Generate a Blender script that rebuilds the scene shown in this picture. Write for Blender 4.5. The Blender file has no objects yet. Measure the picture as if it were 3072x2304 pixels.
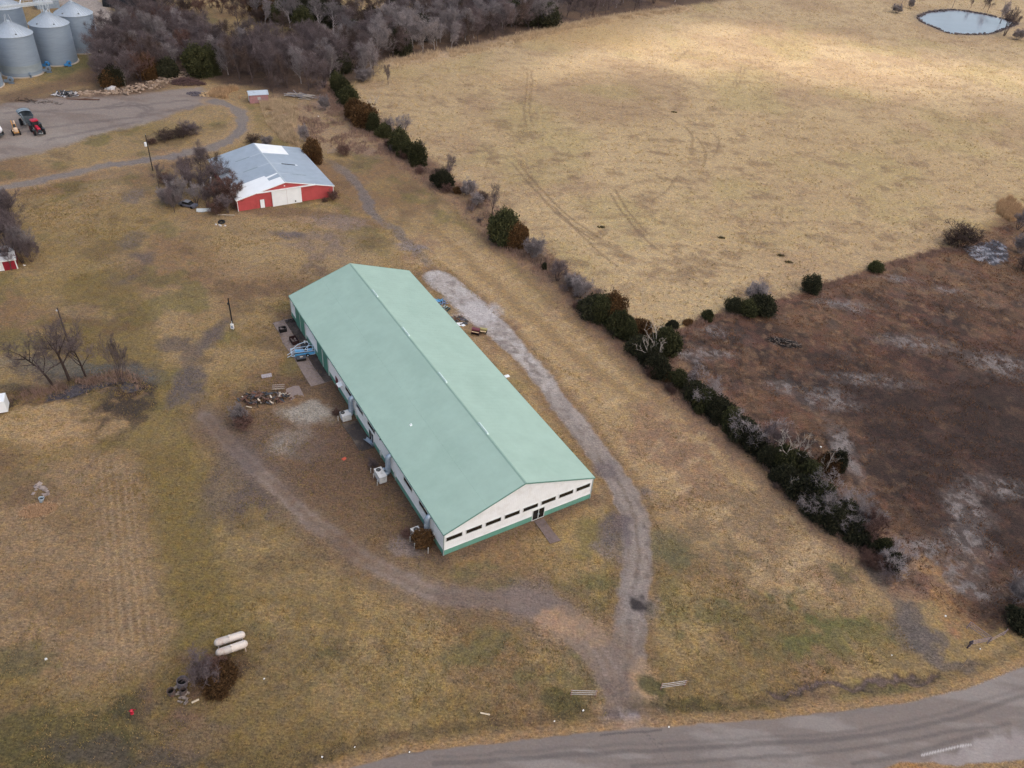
# Farm building seen from the air. Everything is built here; no outside files.
EXPOSURE = 1.13; DENOISE = True; NROW = 760; NCOL = 897
GAP = [(1560,225),(1750,120),(1950,70),(2150,55),(2350,70),(2600,130),(2850,175),(3100,200),(3500,230),(3500,320),(3072,262),(2850,255),(2600,272),(2450,262),(2300,240),(2050,232),(1900,210),(1750,222)]
GAPS = 22.0
import bpy, math, random
import numpy as np
from mathutils import Vector, Matrix, noise as mnoise
random.seed(7); rs = np.random.RandomState(11)
SC = bpy.context.scene
COL = SC.collection
# ------------------------------------------------------------------ camera (drone, 84 m up)
CAMZ = 84.07; FPX = 2338.57; PITCH = 0.65603; ROLL = 0.09702; IW, IH = 3072, 2304
_cp, _sp, _cr, _sr = math.cos(PITCH), math.sin(PITCH), math.cos(ROLL), math.sin(ROLL)
FWD = Vector((0, _cp, -_sp)); _r = Vector((1, 0, 0)); _u = _r.cross(FWD)
RGT = _cr*_r + _sr*_u; UPV = -_sr*_r + _cr*_u
CPOS = Vector((0, 0, CAMZ))
cd = bpy.data.cameras.new("camera"); cam = bpy.data.objects.new("camera", cd); COL.objects.link(cam)
cam.matrix_world = Matrix(((RGT.x, UPV.x, -FWD.x, 0), (RGT.y, UPV.y, -FWD.y, 0), (RGT.z, UPV.z, -FWD.z, CAMZ), (0, 0, 0, 1)))
cd.sensor_width = 36; cd.lens = 36*FPX/IW; cd.clip_start = 1; cd.clip_end = 20000
SC.camera = cam
def ray(px, py): return FWD*FPX + RGT*(px-IW/2) - UPV*(py-IH/2)
def G(px, py, z=0.0):
    "survey: photo pixel -> point of the site at height z"
    d = ray(px, py); t = (z-CAMZ)/d.z
    return Vector((d.x*t, d.y*t, z))
def hgt(b, t):
    B = G(*b); d = ray(*t); s = (B.x*d.x+B.y*d.y)/(d.x*d.x+d.y*d.y)
    return CAMZ + s*d.z
def lin(c):
    c /= 255.0
    return c/12.92 if c <= .04045 else ((c+.055)/1.055)**2.4
def S(r, g, b, k=0.9): return (lin(r)*k, lin(g)*k, lin(b)*k)
# ------------------------------------------------------------------ light
SUN_AZ = math.radians(-24); SUN_EL = math.radians(38)      # azimuth from +x, counter-clockwise
SUN = Vector((math.cos(SUN_AZ)*math.cos(SUN_EL), math.sin(SUN_AZ)*math.cos(SUN_EL), math.sin(SUN_EL)))
w = bpy.data.worlds.new("World"); SC.world = w; w.use_nodes = True
nt = w.node_tree; bg = nt.nodes["Background"]; sky = nt.nodes.new("ShaderNodeTexSky")
sky.sky_type = 'NISHITA'; sky.sun_disc = False; sky.sun_elevation = SUN_EL
sky.sun_rotation = math.radians(90) - SUN_AZ; sky.air_density = 1.2; sky.dust_density = 4.0; sky.altitude = 250
nt.links.new(sky.outputs[0], bg.inputs[0]); bg.inputs[1].default_value = 0.082
sd = bpy.data.lights.new("sun", 'SUN'); sd.energy = 3.1; sd.angle = math.radians(0.5); sd.color = (1, .93, .855)
sun = bpy.data.objects.new("sun", sd); COL.objects.link(sun)
sun.rotation_euler = SUN.to_track_quat('Z', 'Y').to_euler(); sun.location = (0, 0, 200)
vs = SC.view_settings; vs.view_transform = 'Standard'; vs.look = 'None'; vs.gamma = 1; vs.exposure = EXPOSURE
cy = SC.cycles; cy.max_bounces = 5; cy.diffuse_bounces = 3; cy.glossy_bounces = 2; cy.transmission_bounces = 3
cy.transparent_max_bounces = 6; cy.use_denoising = DENOISE; cy.denoiser = 'OPENIMAGEDENOISE'; cy.denoising_input_passes = 'RGB_ALBEDO_NORMAL'; cy.denoising_prefilter = 'NONE'; cy.caustics_reflective = False; cy.caustics_refractive = False
# ------------------------------------------------------------------ materials
def newmat(name):
    m = bpy.data.materials.new(name); m.use_nodes = True
    return m, m.node_tree, m.node_tree.nodes["Principled BSDF"]
MATS = {}
def mat(name, rgb, rough=.7, scale=3.0, var=.15, metal=0.0, spec=.3, dirt=None, dirt_amt=.0, dscale=1.2, bump=0.0, objvar=0.0, stretch=None, rust=None):
    "painted / natural surface: colour broken up by two noises, optional stains, bump and per-object variation"
    if name in MATS: return MATS[name]
    m, t, b = newmat(name); N = t.nodes; L = t.links
    tc = N.new("ShaderNodeTexCoord"); src = tc.outputs["Object"]
    if stretch:
        mp = N.new("ShaderNodeMapping"); mp.inputs["Scale"].default_value = stretch; L.new(src, mp.inputs[0]); src = mp.outputs[0]
    n = N.new("ShaderNodeTexNoise"); n.inputs["Scale"].default_value = scale; n.inputs["Detail"].default_value = 5; n.inputs["Roughness"].default_value = .65
    L.new(src, n.inputs["Vector"])
    mr = N.new("ShaderNodeMapRange"); mr.inputs[1].default_value = .3; mr.inputs[2].default_value = .7
    mr.inputs[3].default_value = 1-var; mr.inputs[4].default_value = 1+var; L.new(n.outputs[0], mr.inputs[0])
    mul = N.new("ShaderNodeVectorMath"); mul.operation = 'SCALE'; mul.inputs[0].default_value = rgb; L.new(mr.outputs[0], mul.inputs["Scale"])
    out = mul.outputs[0]
    if objvar:
        oi = N.new("ShaderNodeObjectInfo"); m2 = N.new("ShaderNodeMapRange"); m2.inputs[3].default_value = 1-objvar; m2.inputs[4].default_value = 1+objvar
        L.new(oi.outputs["Random"], m2.inputs[0]); mu2 = N.new("ShaderNodeVectorMath"); mu2.operation = 'SCALE'
        L.new(out, mu2.inputs[0]); L.new(m2.outputs[0], mu2.inputs["Scale"]); out = mu2.outputs[0]
    if dirt:
        n2 = N.new("ShaderNodeTexNoise"); n2.inputs["Scale"].default_value = dscale; n2.inputs["Detail"].default_value = 6; n2.inputs["Roughness"].default_value = .7
        L.new(src, n2.inputs["Vector"]); m3 = N.new("ShaderNodeMapRange"); m3.inputs[1].default_value = .5; m3.inputs[2].default_value = .68
        m3.inputs[4].default_value = dirt_amt; L.new(n2.outputs[0], m3.inputs[0])
        mx = N.new("ShaderNodeMix"); mx.data_type = 'RGBA'; L.new(m3.outputs[0], mx.inputs[0]); L.new(out, mx.inputs[6]); mx.inputs[7].default_value = (*dirt, 1); out = mx.outputs[2]
    L.new(out, b.inputs["Base Color"])
    b.inputs["Roughness"].default_value = rough; b.inputs["Metallic"].default_value = metal; b.inputs["Specular IOR Level"].default_value = spec
    if bump:
        bp = N.new("ShaderNodeBump"); bp.inputs["Strength"].default_value = .6; bp.inputs["Distance"].default_value = bump
        L.new(n.outputs[0], bp.inputs["Height"]); L.new(bp.outputs[0], b.inputs["Normal"])
    MATS[name] = m; return m
def glass(name, rgb, rough=.08, spec=.5):
    if name in MATS: return MATS[name]
    m = mat(name, rgb, rough, scale=.8, var=.25, spec=spec); return m
# ------------------------------------------------------------------ mesh building
class MB:
    def __init__(s): s.v = []; s.f = []
    def add(s, vs, fs):
        o = len(s.v); s.v += [tuple(q) for q in vs]; s.f += [tuple(o+i for i in f) for f in fs]
    def box(s, c, d, M=None, rz=0.0, ry=0.0, rx=0.0):
        x, y, z = d[0]/2, d[1]/2, d[2]/2
        vs = [Vector(q) for q in ((-x,-y,-z),(x,-y,-z),(x,y,-z),(-x,y,-z),(-x,-y,z),(x,-y,z),(x,y,z),(-x,y,z))]
        if rz or ry or rx:
            R = Matrix.Rotation(rz, 3, 'Z') @ Matrix.Rotation(ry, 3, 'Y') @ Matrix.Rotation(rx, 3, 'X'); vs = [R @ q for q in vs]
        vs = [q+Vector(c) for q in vs]
        if M: vs = [M @ q for q in vs]
        s.add(vs, [(0,3,2,1),(4,5,6,7),(0,1,5,4),(1,2,6,5),(2,3,7,6),(3,0,4,7)]); return s
    def bb(s, x0, x1, y0, y1, z0, z1): return s.box(((x0+x1)/2,(y0+y1)/2,(z0+z1)/2), (x1-x0, y1-y0, z1-z0))
    def tube(s, p0, p1, r0, r1=None, n=8, cap=True):
        r1 = r0 if r1 is None else r1; p0 = Vector(p0); p1 = Vector(p1); d = (p1-p0)
        if d.length < 1e-6: return s
        d.normalize(); a = d.orthogonal().normalized(); b = d.cross(a)
        vs = []
        for p, r in ((p0, r0), (p1, r1)):
            vs += [p + (a*math.cos(2*math.pi*i/n)+b*math.sin(2*math.pi*i/n))*r for i in range(n)]
        fs = [(i, (i+1) % n, n+(i+1) % n, n+i) for i in range(n)]
        if cap: fs += [tuple(range(n-1, -1, -1)), tuple(range(n, 2*n))]
        s.add(vs, fs); return s
    def path(s, pts, r, n=6):
        for i in range(len(pts)-1): s.tube(pts[i], pts[i+1], r if not hasattr(r, '__len__') else r[i], r if not hasattr(r, '__len__') else r[i+1], n)
        return s
    def sweep(s, pts, r, n=12, flat=1.0):
        "one smooth bent pipe"
        rings = []; P = [Vector(p) for p in pts]; ref = None
        for i, p in enumerate(P):
            d = (P[min(i+1, len(P)-1)]-P[max(i-1, 0)]).normalized()
            a = d.orthogonal().normalized() if ref is None else (ref - d*ref.dot(d)).normalized()
            ref = a; b = d.cross(a); rr = r[i] if hasattr(r, '__len__') else r
            rings.append([p+(a*math.cos(2*math.pi*k/n)+b*math.sin(2*math.pi*k/n)*flat)*rr for k in range(n)])
        vs = [q for R_ in rings for q in R_]; fs = []
        for i in range(len(rings)-1):
            for k in range(n): fs.append((i*n+k, i*n+(k+1) % n, (i+1)*n+(k+1) % n, (i+1)*n+k))
        fs += [tuple(range(n-1, -1, -1)), tuple(range(len(vs)-n, len(vs)))]
        s.add(vs, fs); return s
    def lathe(s, prof, n=24, c=(0,0,0), M=None, close=False):
        vs = []; fs = []
        for r, z in prof:
            vs += [Vector((c[0]+r*math.cos(2*math.pi*i/n), c[1]+r*math.sin(2*math.pi*i/n), c[2]+z)) for i in range(n)]
        for j in range(len(prof)-1):
            for i in range(n): fs.append((j*n+i, j*n+(i+1) % n, (j+1)*n+(i+1) % n, (j+1)*n+i))
        if close: fs += [tuple(range(n-1, -1, -1)), tuple(range((len(prof)-1)*n, len(prof)*n))]
        if M: vs = [M @ q for q in vs]
        s.add(vs, fs); return s
    def prism(s, poly, z0, z1):
        n = len(poly); ar = sum(poly[i][0]*poly[(i+1) % n][1]-poly[(i+1) % n][0]*poly[i][1] for i in range(n))
        if ar < 0: poly = poly[::-1]
        vs = [(p[0], p[1], z0) for p in poly]+[(p[0], p[1], z1) for p in poly]
        s.add(vs, [tuple(range(n-1, -1, -1)), tuple(range(n, 2*n))]+[(i, (i+1) % n, n+(i+1) % n, n+i) for i in range(n)]); return s
    def poly(s, *pts): s.add(pts, [tuple(range(len(pts)))]); return s
    def rock(s, c, r, sq=(1,1,1), seed=0, n=8):
        "an irregular broken block"
        rr = random.Random(seed); vs = []; q = [(-1,-1,-1),(1,-1,-1),(1,1,-1),(-1,1,-1),(-1,-1,1),(1,-1,1),(1,1,1),(-1,1,1)]
        R = Matrix.Rotation(rr.uniform(0,6.28),3,'Z') @ Matrix.Rotation(rr.uniform(-.5,.5),3,'X')
        for a in q: vs.append(Vector(c)+R @ Vector([a[k]*r*sq[k]*rr.uniform(.6,1.05) for k in range(3)]))
        s.add(vs, [(0,3,2,1),(4,5,6,7),(0,1,5,4),(1,2,6,5),(2,3,7,6),(3,0,4,7)]); return s
    def build(s, name, m, parent=None, smooth=False):
        me = bpy.data.meshes.new(name); me.from_pydata(s.v, [], s.f); me.materials.append(m)
        if smooth: me.polygons.foreach_set("use_smooth", [True]*len(me.polygons))
        me.update(); o = bpy.data.objects.new(name, me); COL.objects.link(o)
        if parent: o.parent = parent
        return o
def tag(o, label=None, cat=None, group=None, kind=None):
    if label: o["label"] = label
    if cat: o["category"] = cat
    if group: o["group"] = group
    if kind: o["kind"] = kind
    return o
def thing(name, label, cat, loc=(0,0,0), rz=0.0, group=None):
    o = bpy.data.objects.new(name, None); COL.objects.link(o); o.location = loc; o.rotation_euler = (0,0,rz); o.empty_display_size = .3
    return tag(o, label, cat, group)
def dup(root, loc, rz, label=None, group=None, scale=None, name=None):
    r = root.copy(); COL.objects.link(r); r.location = loc; r.rotation_euler = (0,0,rz)
    if scale is not None: r.scale = scale if hasattr(scale, '__len__') else (scale,)*3
    if label: r["label"] = label
    if group: r["group"] = group
    for ch in list(root.children):
        c = ch.copy(); COL.objects.link(c); c.parent = r
        for g in ch.children:
            d = g.copy(); COL.objects.link(d); d.parent = c
    return r
def vang(a, b): return math.atan2(b[1]-a[1], b[0]-a[0])
ORD = "first second third fourth fifth sixth seventh eighth ninth tenth eleventh twelfth thirteenth fourteenth fifteenth sixteenth seventeenth eighteenth nineteenth twentieth".split()
def ordn(i):
    if i < 20: return ORD[i]
    t = ["", "", "twenty", "thirty", "forty", "fifty", "sixty"][(i+1)//10]; k = (i+1) % 10
    return t+"-"+ORD[k-1] if k else {20: "twentieth", 30: "thirtieth", 40: "fortieth", 50: "fiftieth", 60: "sixtieth"}[i+1]
# ------------------------------------------------------------------ ground
def vnoise(x, y, seed=0):
    "smooth value noise on arrays, 0..1"
    xi = np.floor(x).astype(np.int64); yi = np.floor(y).astype(np.int64); xf = x-xi; yf = y-yi
    u = xf*xf*(3-2*xf); v = yf*yf*(3-2*yf)
    def h(a, b):
        n = (a*374761393 + b*668265263 + seed*1442695041) & 0x7fffffff
        n = ((n ^ (n >> 13))*1274126177) & 0x7fffffff
        return ((n ^ (n >> 16)) & 0xffff)/65535.0
    return (h(xi, yi)*(1-u)+h(xi+1, yi)*u)*(1-v)+(h(xi, yi+1)*(1-u)+h(xi+1, yi+1)*u)*v
def fbm(x, y, s, seed=0, o=4):
    r = 0; a = .5; t = 0
    for k in range(o):
        r = r+a*vnoise(x/s+17.3*k, y/s-9.1*k, seed+k); t += a; a *= .55; s *= .47
    return r/t
def sstep(a, b, x):
    t = np.clip((x-a)/(b-a), 0, 1); return t*t*(3-2*t)
def dline(X, Y, P):
    d = np.full(X.shape, 1e9)
    for (x0, y0), (x1, y1) in zip(P[:-1], P[1:]):
        dx, dy = x1-x0, y1-y0; l = dx*dx+dy*dy+1e-9; t = np.clip(((X-x0)*dx+(Y-y0)*dy)/l, 0, 1)
        d = np.minimum(d, np.hypot(X-x0-t*dx, Y-y0-t*dy))
    return d
def inpoly(X, Y, P):
    c = np.zeros(X.shape, bool); n = len(P)
    for i in range(n):
        x0, y0 = P[i]; x1, y1 = P[(i+1) % n]
        if y0 == y1: continue
        c ^= ((y0 > Y) != (y1 > Y)) & (X < (x1-x0)*(Y-y0)/(y1-y0)+x0)
    return c
def sdpoly(X, Y, P):
    d = dline(X, Y, list(P)+[P[0]]); return np.where(inpoly(X, Y, P), d, -d)
def W2(pts): return [tuple(G(x, y)[:2]) for x, y in pts]
def spline(P, k=6):
    "Catmull-Rom through the points"
    P = [np.array(p) for p in P]; Q = [2*P[0]-P[1]]+P+[2*P[-1]-P[-2]]; out = []
    for i in range(1, len(Q)-2):
        for j in range(k):
            t = j/k; a, b, c, d = Q[i-1], Q[i], Q[i+1], Q[i+2]
            out.append(tuple(.5*((2*b)+(-a+c)*t+(2*a-5*b+4*c-d)*t*t+(-a+3*b-3*c+d)*t**3)))
    out.append(tuple(P[-1])); return out
# regions, traced on the survey photo and laid out on the site in metres
PASTURE = W2([(1060,235),(1130,192),(1210,176),(1400,148),(1536,116),(1650,86),(1830,52),(2060,18),(2250,-40),(3300,-60),(3400,600),(3072,620),(2900,690),(2830,752),(2625,808),(2430,868),(2250,930),(2110,955),(1990,1010),(1900,985),(1780,890),(1640,800),(1500,690),(1400,590),(1300,500),(1180,420),(1080,330)])
MARSH = W2([(1990,1015),(2110,962),(2250,938),(2430,876),(2625,815),(2830,758),(3072,640),(3500,600),(3600,2000),(3020,1880),(2900,1860),(2780,1790),(2700,1740),(2600,1640),(2480,1540),(2330,1410),(2180,1290),(2080,1170),(2000,1080)])
WOOD = W2([(285,240),(300,150),(340,90),(400,40),(470,30),(560,60),(640,110),(760,110),(900,90),(1010,70),(1200,30),(1400,10),(1650,-60),(2300,-90),(2240,-10),(2060,14),(1830,48),(1640,84),(1536,112),(1400,146),(1210,172),(1130,188),(1100,225),(1030,250),(960,290),(860,285),(760,262),(690,256),(620,222),(560,215),(480,232),(400,262),(330,262)])
YARD = W2([(-300,330),(0,318),(120,300),(270,295),(420,283),(520,268),(600,262),(640,290),(650,312),(600,318),(560,330),(500,352),(440,372),(330,395),(230,425),(120,460),(-10,482),(-300,560)])
BINPAD = W2([(300,0),(345,45),(335,95),(310,130),(270,100),(100,-60),(200,-80)])
LAWNDRY = W2([(0,1440),(230,1360),(400,1360),(440,1500),(480,1700),(520,1900),(470,2000),(250,2080),(0,1980),(-300,1900),(-300,1500)])
ROAD = W2([(960,2330),(1200,2262),(1500,2228),(1836,2192),(2060,2176),(2304,2158),(2700,2112),(2900,2068),(3072,2000),(3300,1900),(3600,1950),(3400,2200),(3072,2280),(2900,2290),(2870,2300),(2800,2285),(2700,2290),(2560,2330),(2000,2420),(900,2500)])
LOOP = spline(W2([(-250,640),(0,566),(120,542),(300,500),(470,478),(560,458),(640,440),(690,415),(722,385),(728,360),(705,328),(665,310),(640,303)]))
BARNTRK = spline(W2([(960,470),(1000,490),(1040,520),(1075,560),(1090,595),(1120,640),(1190,690),(1240,740),(1290,800),(1340,850)]))
DRIVE = spline(W2([(1310,830),(1370,880),(1430,935),(1490,990),(1560,1060),(1625,1130),(1680,1210),(1730,1270),(1780,1345),(1830,1410),(1875,1480),(1905,1560),(1915,1650),(1908,1740),(1895,1830),(1885,1950),(1885,2050),(1890,2130),(1905,2200)]))
LEFTDRV = spline(W2([(620,1250),(690,1330),(760,1400),(850,1480),(930,1560),(1010,1610),(1090,1670),(1180,1720),(1290,1775),(1400,1795),(1520,1800),(1640,1830),(1740,1900),(1810,1970),(1860,2060),(1885,2140)]))
MUDTRK = spline(W2([(640,1240),(600,1210),(560,1140),(580,1060),(640,1000)]))
POND = spline(W2([(2753,50),(2790,36),(2860,30),(2925,38),(2985,50),(3040,66),(3050,72),(3020,84),(2985,98),(2930,104),(2850,100),(2800,82),(2765,66),(2752,54)]), 4)
CREEK = spline(W2([(-120,1235),(20,1205),(90,1190),(160,1180),(220,1165),(290,1152),(345,1140),(375,1150),(395,1175)]))
MARSHPOOL = W2([(2888,745),(2930,730),(2985,722),(3020,735),(3035,762),(3010,785),(2985,800),(2960,785),(2915,775)])
BLD = [(-7.05, 69.57)]
YAW = 0.58781; BA = Vector((math.cos(YAW), math.sin(YAW), 0)); BB = Vector((-math.sin(YAW), math.cos(YAW), 0)); BO = Vector((-7.054, 69.574, 0)); BW, BL_, BE, BR = 24.38, 65.24, 4.38, 8.61
def bw(u, v, z=0): return BO+BA*u+BB*v+Vector((0, 0, z))
# spots of bare mud, puddle silt, stains, green flushes: (px, py, rx m, ry m, rgb, strength, edge noise)
grey = S(110,98,94); mud = S(96,80,74); pale = S(150,140,128); green = S(98,92,58); dk = S(62,50,42); straw = S(176,146,104); red = S(118,84,62)
SPOTS = [(555,1160,2.2,7,S(98,85,80),.9),(640,1010,1.6,6,S(98,85,80),.75),(525,1035,3,2.5,S(95,82,76),.75),(400,800,3,8,S(98,85,80),.55),(400,720,2.5,4,S(100,88,84),.6),(405,585,2.5,5,S(112,100,98),.7),
 (350,1130,7,4.5,S(76,69,70),.9),(365,1225,4,8,S(58,49,47),.9),(200,1140,5,2,S(84,76,76),.7),(270,1255,6,3,S(80,62,50),.7),(130,1180,8,2,S(78,68,60),.8),(250,1110,14,2.5,S(104,100,92),.7),
 (930,1240,4.5,3.2,pale,.95),(905,1340,5.2,3.4,S(146,136,126),.9),(860,1290,4,3,S(128,112,100),.55),(1000,1330,6,5,S(92,70,58),.65),(880,1160,9,3,S(96,76,62),.5),(720,1290,8,5,S(104,82,66),.6),
 (700,1430,4,9,S(96,82,78),.6),(780,1500,4,7,S(92,78,74),.55),(1150,1480,10,14,S(108,82,58),.6),(1000,1400,9,9,S(100,76,60),.65),(1080,1560,8,5,S(112,88,64),.5),(1260,1620,4,2.2,S(80,62,56),.7),(1230,1640,3.2,2,S(130,116,112),.6),
 (880,640,14,3.6,S(110,84,66),.75),(920,668,7,3,S(160,128,96),.55),(1010,665,8,3.5,S(136,116,106),.7),(868,703,4,1.8,S(96,86,88),.85),(1235,740,4,2,S(126,116,116),.75),(980,760,5,10,S(124,104,92),.55),(935,720,10,4,S(128,108,96),.5),
 (905,900,6,16,S(112,88,68),.5),(860,870,7,7,S(108,84,64),.5),(1440,940,5,4,S(182,174,172),.7),
 (270,940,6,2.2,straw,.5),(300,960,9,6,S(104,78,60),.45),(90,1250,9,6,S(170,138,98),.7),(170,1300,6,4,S(166,132,92),.6),(310,1280,5,3,S(160,128,88),.55),
 (100,1490,4,3,S(112,82,62),.4),(60,1460,5,4,S(110,90,60),.6),(75,1980,3.5,2.5,S(84,80,50),.6),(395,2135,2.0,1.6,S(84,68,62),.7),(430,2160,5,4,S(76,70,40),.55),(150,2220,9,4,S(76,72,40),.6),(380,2265,10,1.6,S(78,68,60),.8),(560,2210,5,2.5,S(112,90,72),.4),
 (560,2060,5,5,S(112,84,68),.55),(660,2030,3,3,S(78,58,44),.8),(1830,1640,2.2,2.6,S(116,104,104),.6),(1930,1812,2.4,2.4,S(124,112,108),.6),(1930,1815,1.35,1.5,S(54,48,48),.95),(1850,1580,2.4,3.4,S(96,84,86),.8),(1810,1410,2.2,2.4,S(104,92,92),.7),(1900,1480,3.5,2,S(110,100,100),.5),(1600,1810,4,4,S(120,104,98),.6),(1720,1880,5,2.6,S(150,120,92),.6),(1660,1870,3,1.4,S(164,128,98),.6),
 (1940,2060,1.6,4,S(168,134,98),.6),(1815,2080,1.0,3,S(168,134,98),.5),(1880,2170,2.4,1.6,S(150,138,138),.8),(1845,2170,.7,1.6,S(90,76,76),.7),
 (2270,1870,12,5,green,.5),(2050,1640,9,4,S(108,98,72),.55),(2120,1680,7,4,S(100,92,62),.5),(2350,1820,14,3,green,.5),(2480,1900,10,4,S(92,92,50),.4),(1450,1740,4,3,green,.5),(1790,1750,4,2,green,.55),(1500,1980,7,4,S(98,92,56),.5),(1800,2010,5,4,S(92,90,52),.4),(980,1985,5,3,S(84,80,50),.5),(800,1980,6,4,S(96,80,66),.5),(1700,2110,3,1.3,S(66,66,36),.7),(1960,2060,1.6,1.6,S(72,72,40),.8),(2260,2140,14,1.1,S(64,64,34),.7),(2830,2080,10,.8,S(70,76,36),.7),
 (2080,1330,9,7,S(130,100,78),.5),(2010,1230,5,8,S(136,104,78),.4),(2240,1560,12,10,S(122,98,74),.5),(2400,1620,8,8,S(128,104,80),.4),
 (2740,1890,3.4,4.6,S(94,84,80),.85),(2780,1930,3,2.4,S(96,86,82),.7),(2700,1830,1.5,3,S(96,86,82),.6),(2620,1720,1.5,3,S(92,84,80),.7),(2540,1700,2.5,3.5,S(96,88,60),.5),(2880,1995,4,.9,S(96,86,84),.7),(2830,1780,2,6,S(150,112,70),.5),(2890,1880,2.2,2,S(150,100,70),.55)]
MSPOTS = [(2080,1075,6,2.2),(2130,1060,8,3),(2140,990,5,4),(2060,1060,4,2),(2600,1140,14,4),(2480,1200,9,6),(2520,1330,3,9),(2550,1370,2.5,10),(2905,1520,5,9),(2890,1600,5,4),(2930,1640,5,5),(2890,1540,4,6),(2770,1640,9,4),(2830,1700,12,3.5),(2960,1780,5,3.2),(2900,1760,6,2.5),(3010,1460,9,5),(2750,1030,14,5),(2520,910,12,3),(2680,835,9,2.5),(3000,1090,12,7),(2850,870,6,3),(2560,930,5,2),(2350,1160,6,3),(2680,1780,3,1)]
def ground_fields(X, Y):
    "albedo, gloss, category and height of the site at arrays X, Y"
    n1 = fbm(X, Y, 34, 1); n2 = fbm(X, Y, 11, 5); n3 = fbm(X, Y, 3.2, 9, 3); n4 = fbm(X, Y, 1.1, 13, 2); n5 = fbm(X, Y, 70, 21, 3)
    wx = X+(n3-.5)*2.6+(n4-.5)*1.1; wy = Y+(fbm(X, Y, 3.0, 31, 3)-.5)*2.6+(fbm(X, Y, 1.0, 37, 2)-.5)*1.1
    C = np.zeros(X.shape+(3,)); 
    def mixc(c, a):
        a = np.clip(a, 0, 1)[..., None]; C[:] = C*(1-a)+np.array(c)*a
    cat = np.zeros(X.shape, np.int8); gl = np.zeros(X.shape); Z = (n2-.5)*.25+(n3-.5)*.10+(n4-.5)*.05
    # lawn
    C[:] = S(146,119,78)
    mixc(S(128,106,62), sstep(.40, .62, n1)*.65); mixc(S(150,122,86), sstep(.52, .72, n2)*.6); mixc(S(122,90,66), sstep(.50, .70, fbm(X, Y, 19, 41))*.65)
    mixc(S(100,94,52), sstep(.56, .70, fbm(X, Y, 9, 47))*.55); mixc(S(96,76,56), sstep(.58, .74, fbm(X, Y, 6, 51))*.5)
    mixc(S(158,130,94), sstep(.56, .74, fbm(X, Y, 24, 58, 3))*sstep(105, 150, Y)*.5)
    # near the road the grass is a greener olive; the wide strip east of the drive is straw
    mixc(S(112,92,54), sstep(84, 50, Y)*sstep(.30, .55, n2)*.65); ol = dline(wx, wy, W2([(300,860),(380,1150),(440,1350),(510,1700),(560,1950)])); mixc(S(110,92,48), sstep(9, 5, ol)*.65)
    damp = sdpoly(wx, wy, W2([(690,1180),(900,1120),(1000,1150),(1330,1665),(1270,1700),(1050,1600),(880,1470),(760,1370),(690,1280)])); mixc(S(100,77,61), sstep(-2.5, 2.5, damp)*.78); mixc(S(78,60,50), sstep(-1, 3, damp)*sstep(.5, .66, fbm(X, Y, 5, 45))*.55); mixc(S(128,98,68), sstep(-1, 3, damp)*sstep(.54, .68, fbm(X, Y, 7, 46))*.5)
    strip = dline(wx, wy, W2([(1330,760),(1600,1010),(1900,1240),(2150,1450),(2400,1640)]))
    mixc(S(164,134,94), sstep(17, 5, strip)*.85); mixc(S(130,98,78), sstep(17, 5, strip)*sstep(.52, .66, fbm(X, Y, 8, 43))*.6); mixc(S(182,152,112), sstep(15, 5, strip)*sstep(.54, .68, fbm(X*.7+Y*.7, (Y-X)*2.2, 5, 44))*.5)
    mixc(S(128,100,66), sstep(2.2, .6, dline(wx, wy, W2([(1150,560),(1360,740),(1600,960),(1900,1200)])))*.5)
    mixc(S(124,98,66), sstep(1.8, .5, dline(wx, wy, W2([(1240,520),(1420,690),(1700,940),(2000,1230)])))*.45)
    d = sdpoly(wx, wy, LAWNDRY); mixc(S(140,112,82), sstep(-2.0, 2.0, d)*.85); mixc(S(116,90,60), sstep(-1, 4, d)*sstep(.5, .66, fbm(X, Y, 7, 61))*.5)
    mow = .5+.5*np.sin((X*.88+Y*.475)*2*math.pi/.95+.8*(n2-.5)); mixc(S(160,132,100), sstep(-54, -48, X-(Y-62)*-.54+0)*sstep(0, 3, d)*mow*.5*sstep(.3, .55, n1))
    mixc(S(96,77,44), sstep(52, 34, Y)*(.35+.45*sstep(0, -24, X)))  # vignette darkening of the near edge and left corner painted into the lawn
    brush = sdpoly(wx, wy, W2([(800,265),(985,262),(1060,350),(1180,470),(1100,470),(1000,450),(930,440),(880,400),(820,330)])); mixc(S(150,122,94), sstep(-3, 3, brush)*(.35+.5*sstep(.4, .6, n3))); mixc(S(132,104,92), sstep(-3, 3, brush)*sstep(.46, .64, n2)*.6)
    # pasture
    d = sdpoly(wx, wy, PASTURE); pa = sstep(-1.5, 1.5, d)
    mixc(S(170,142,102), pa); mixc(S(182,156,120), pa*sstep(270, 330, Y)*.6); mixc(S(182,154,112), pa*sstep(.45, .7, n5)*.7); mixc(S(152,122,92), pa*sstep(.48, .68, n1)*.6); mixc(S(160,140,90), pa*sstep(.5, .7, fbm(X, Y, 26, 71))*.5)  # paler far grass puts some of the sunlit zone's brightness into the colour
    streak = fbm(X*.6+Y*.25, Y*1.5-X*.5, 3.4, 77, 3); mixc(S(128,101,78), pa*sstep(.56, .70, streak)*.42); mixc(S(112,86,66), pa*sstep(.62, .74, fbm(X, Y, 6, 83, 3))*.5*sstep(330, 230, Y))
    mixc(S(190,162,120), pa*sstep(.55, .75, fbm(X, Y, 2.2, 91, 2))*.3)
    for P in TYRE:
        dd = dline(X+(n3-.5)*.8, Y+(n4-.5)*.5, P); mixc(S(118,94,70), pa*sstep(.55, .2, dd)*.55*sstep(.25, .5, n2))
    # marsh
    d = sdpoly(wx, wy, MARSH); ma = sstep(-1.5, 1.8, d)
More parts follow.
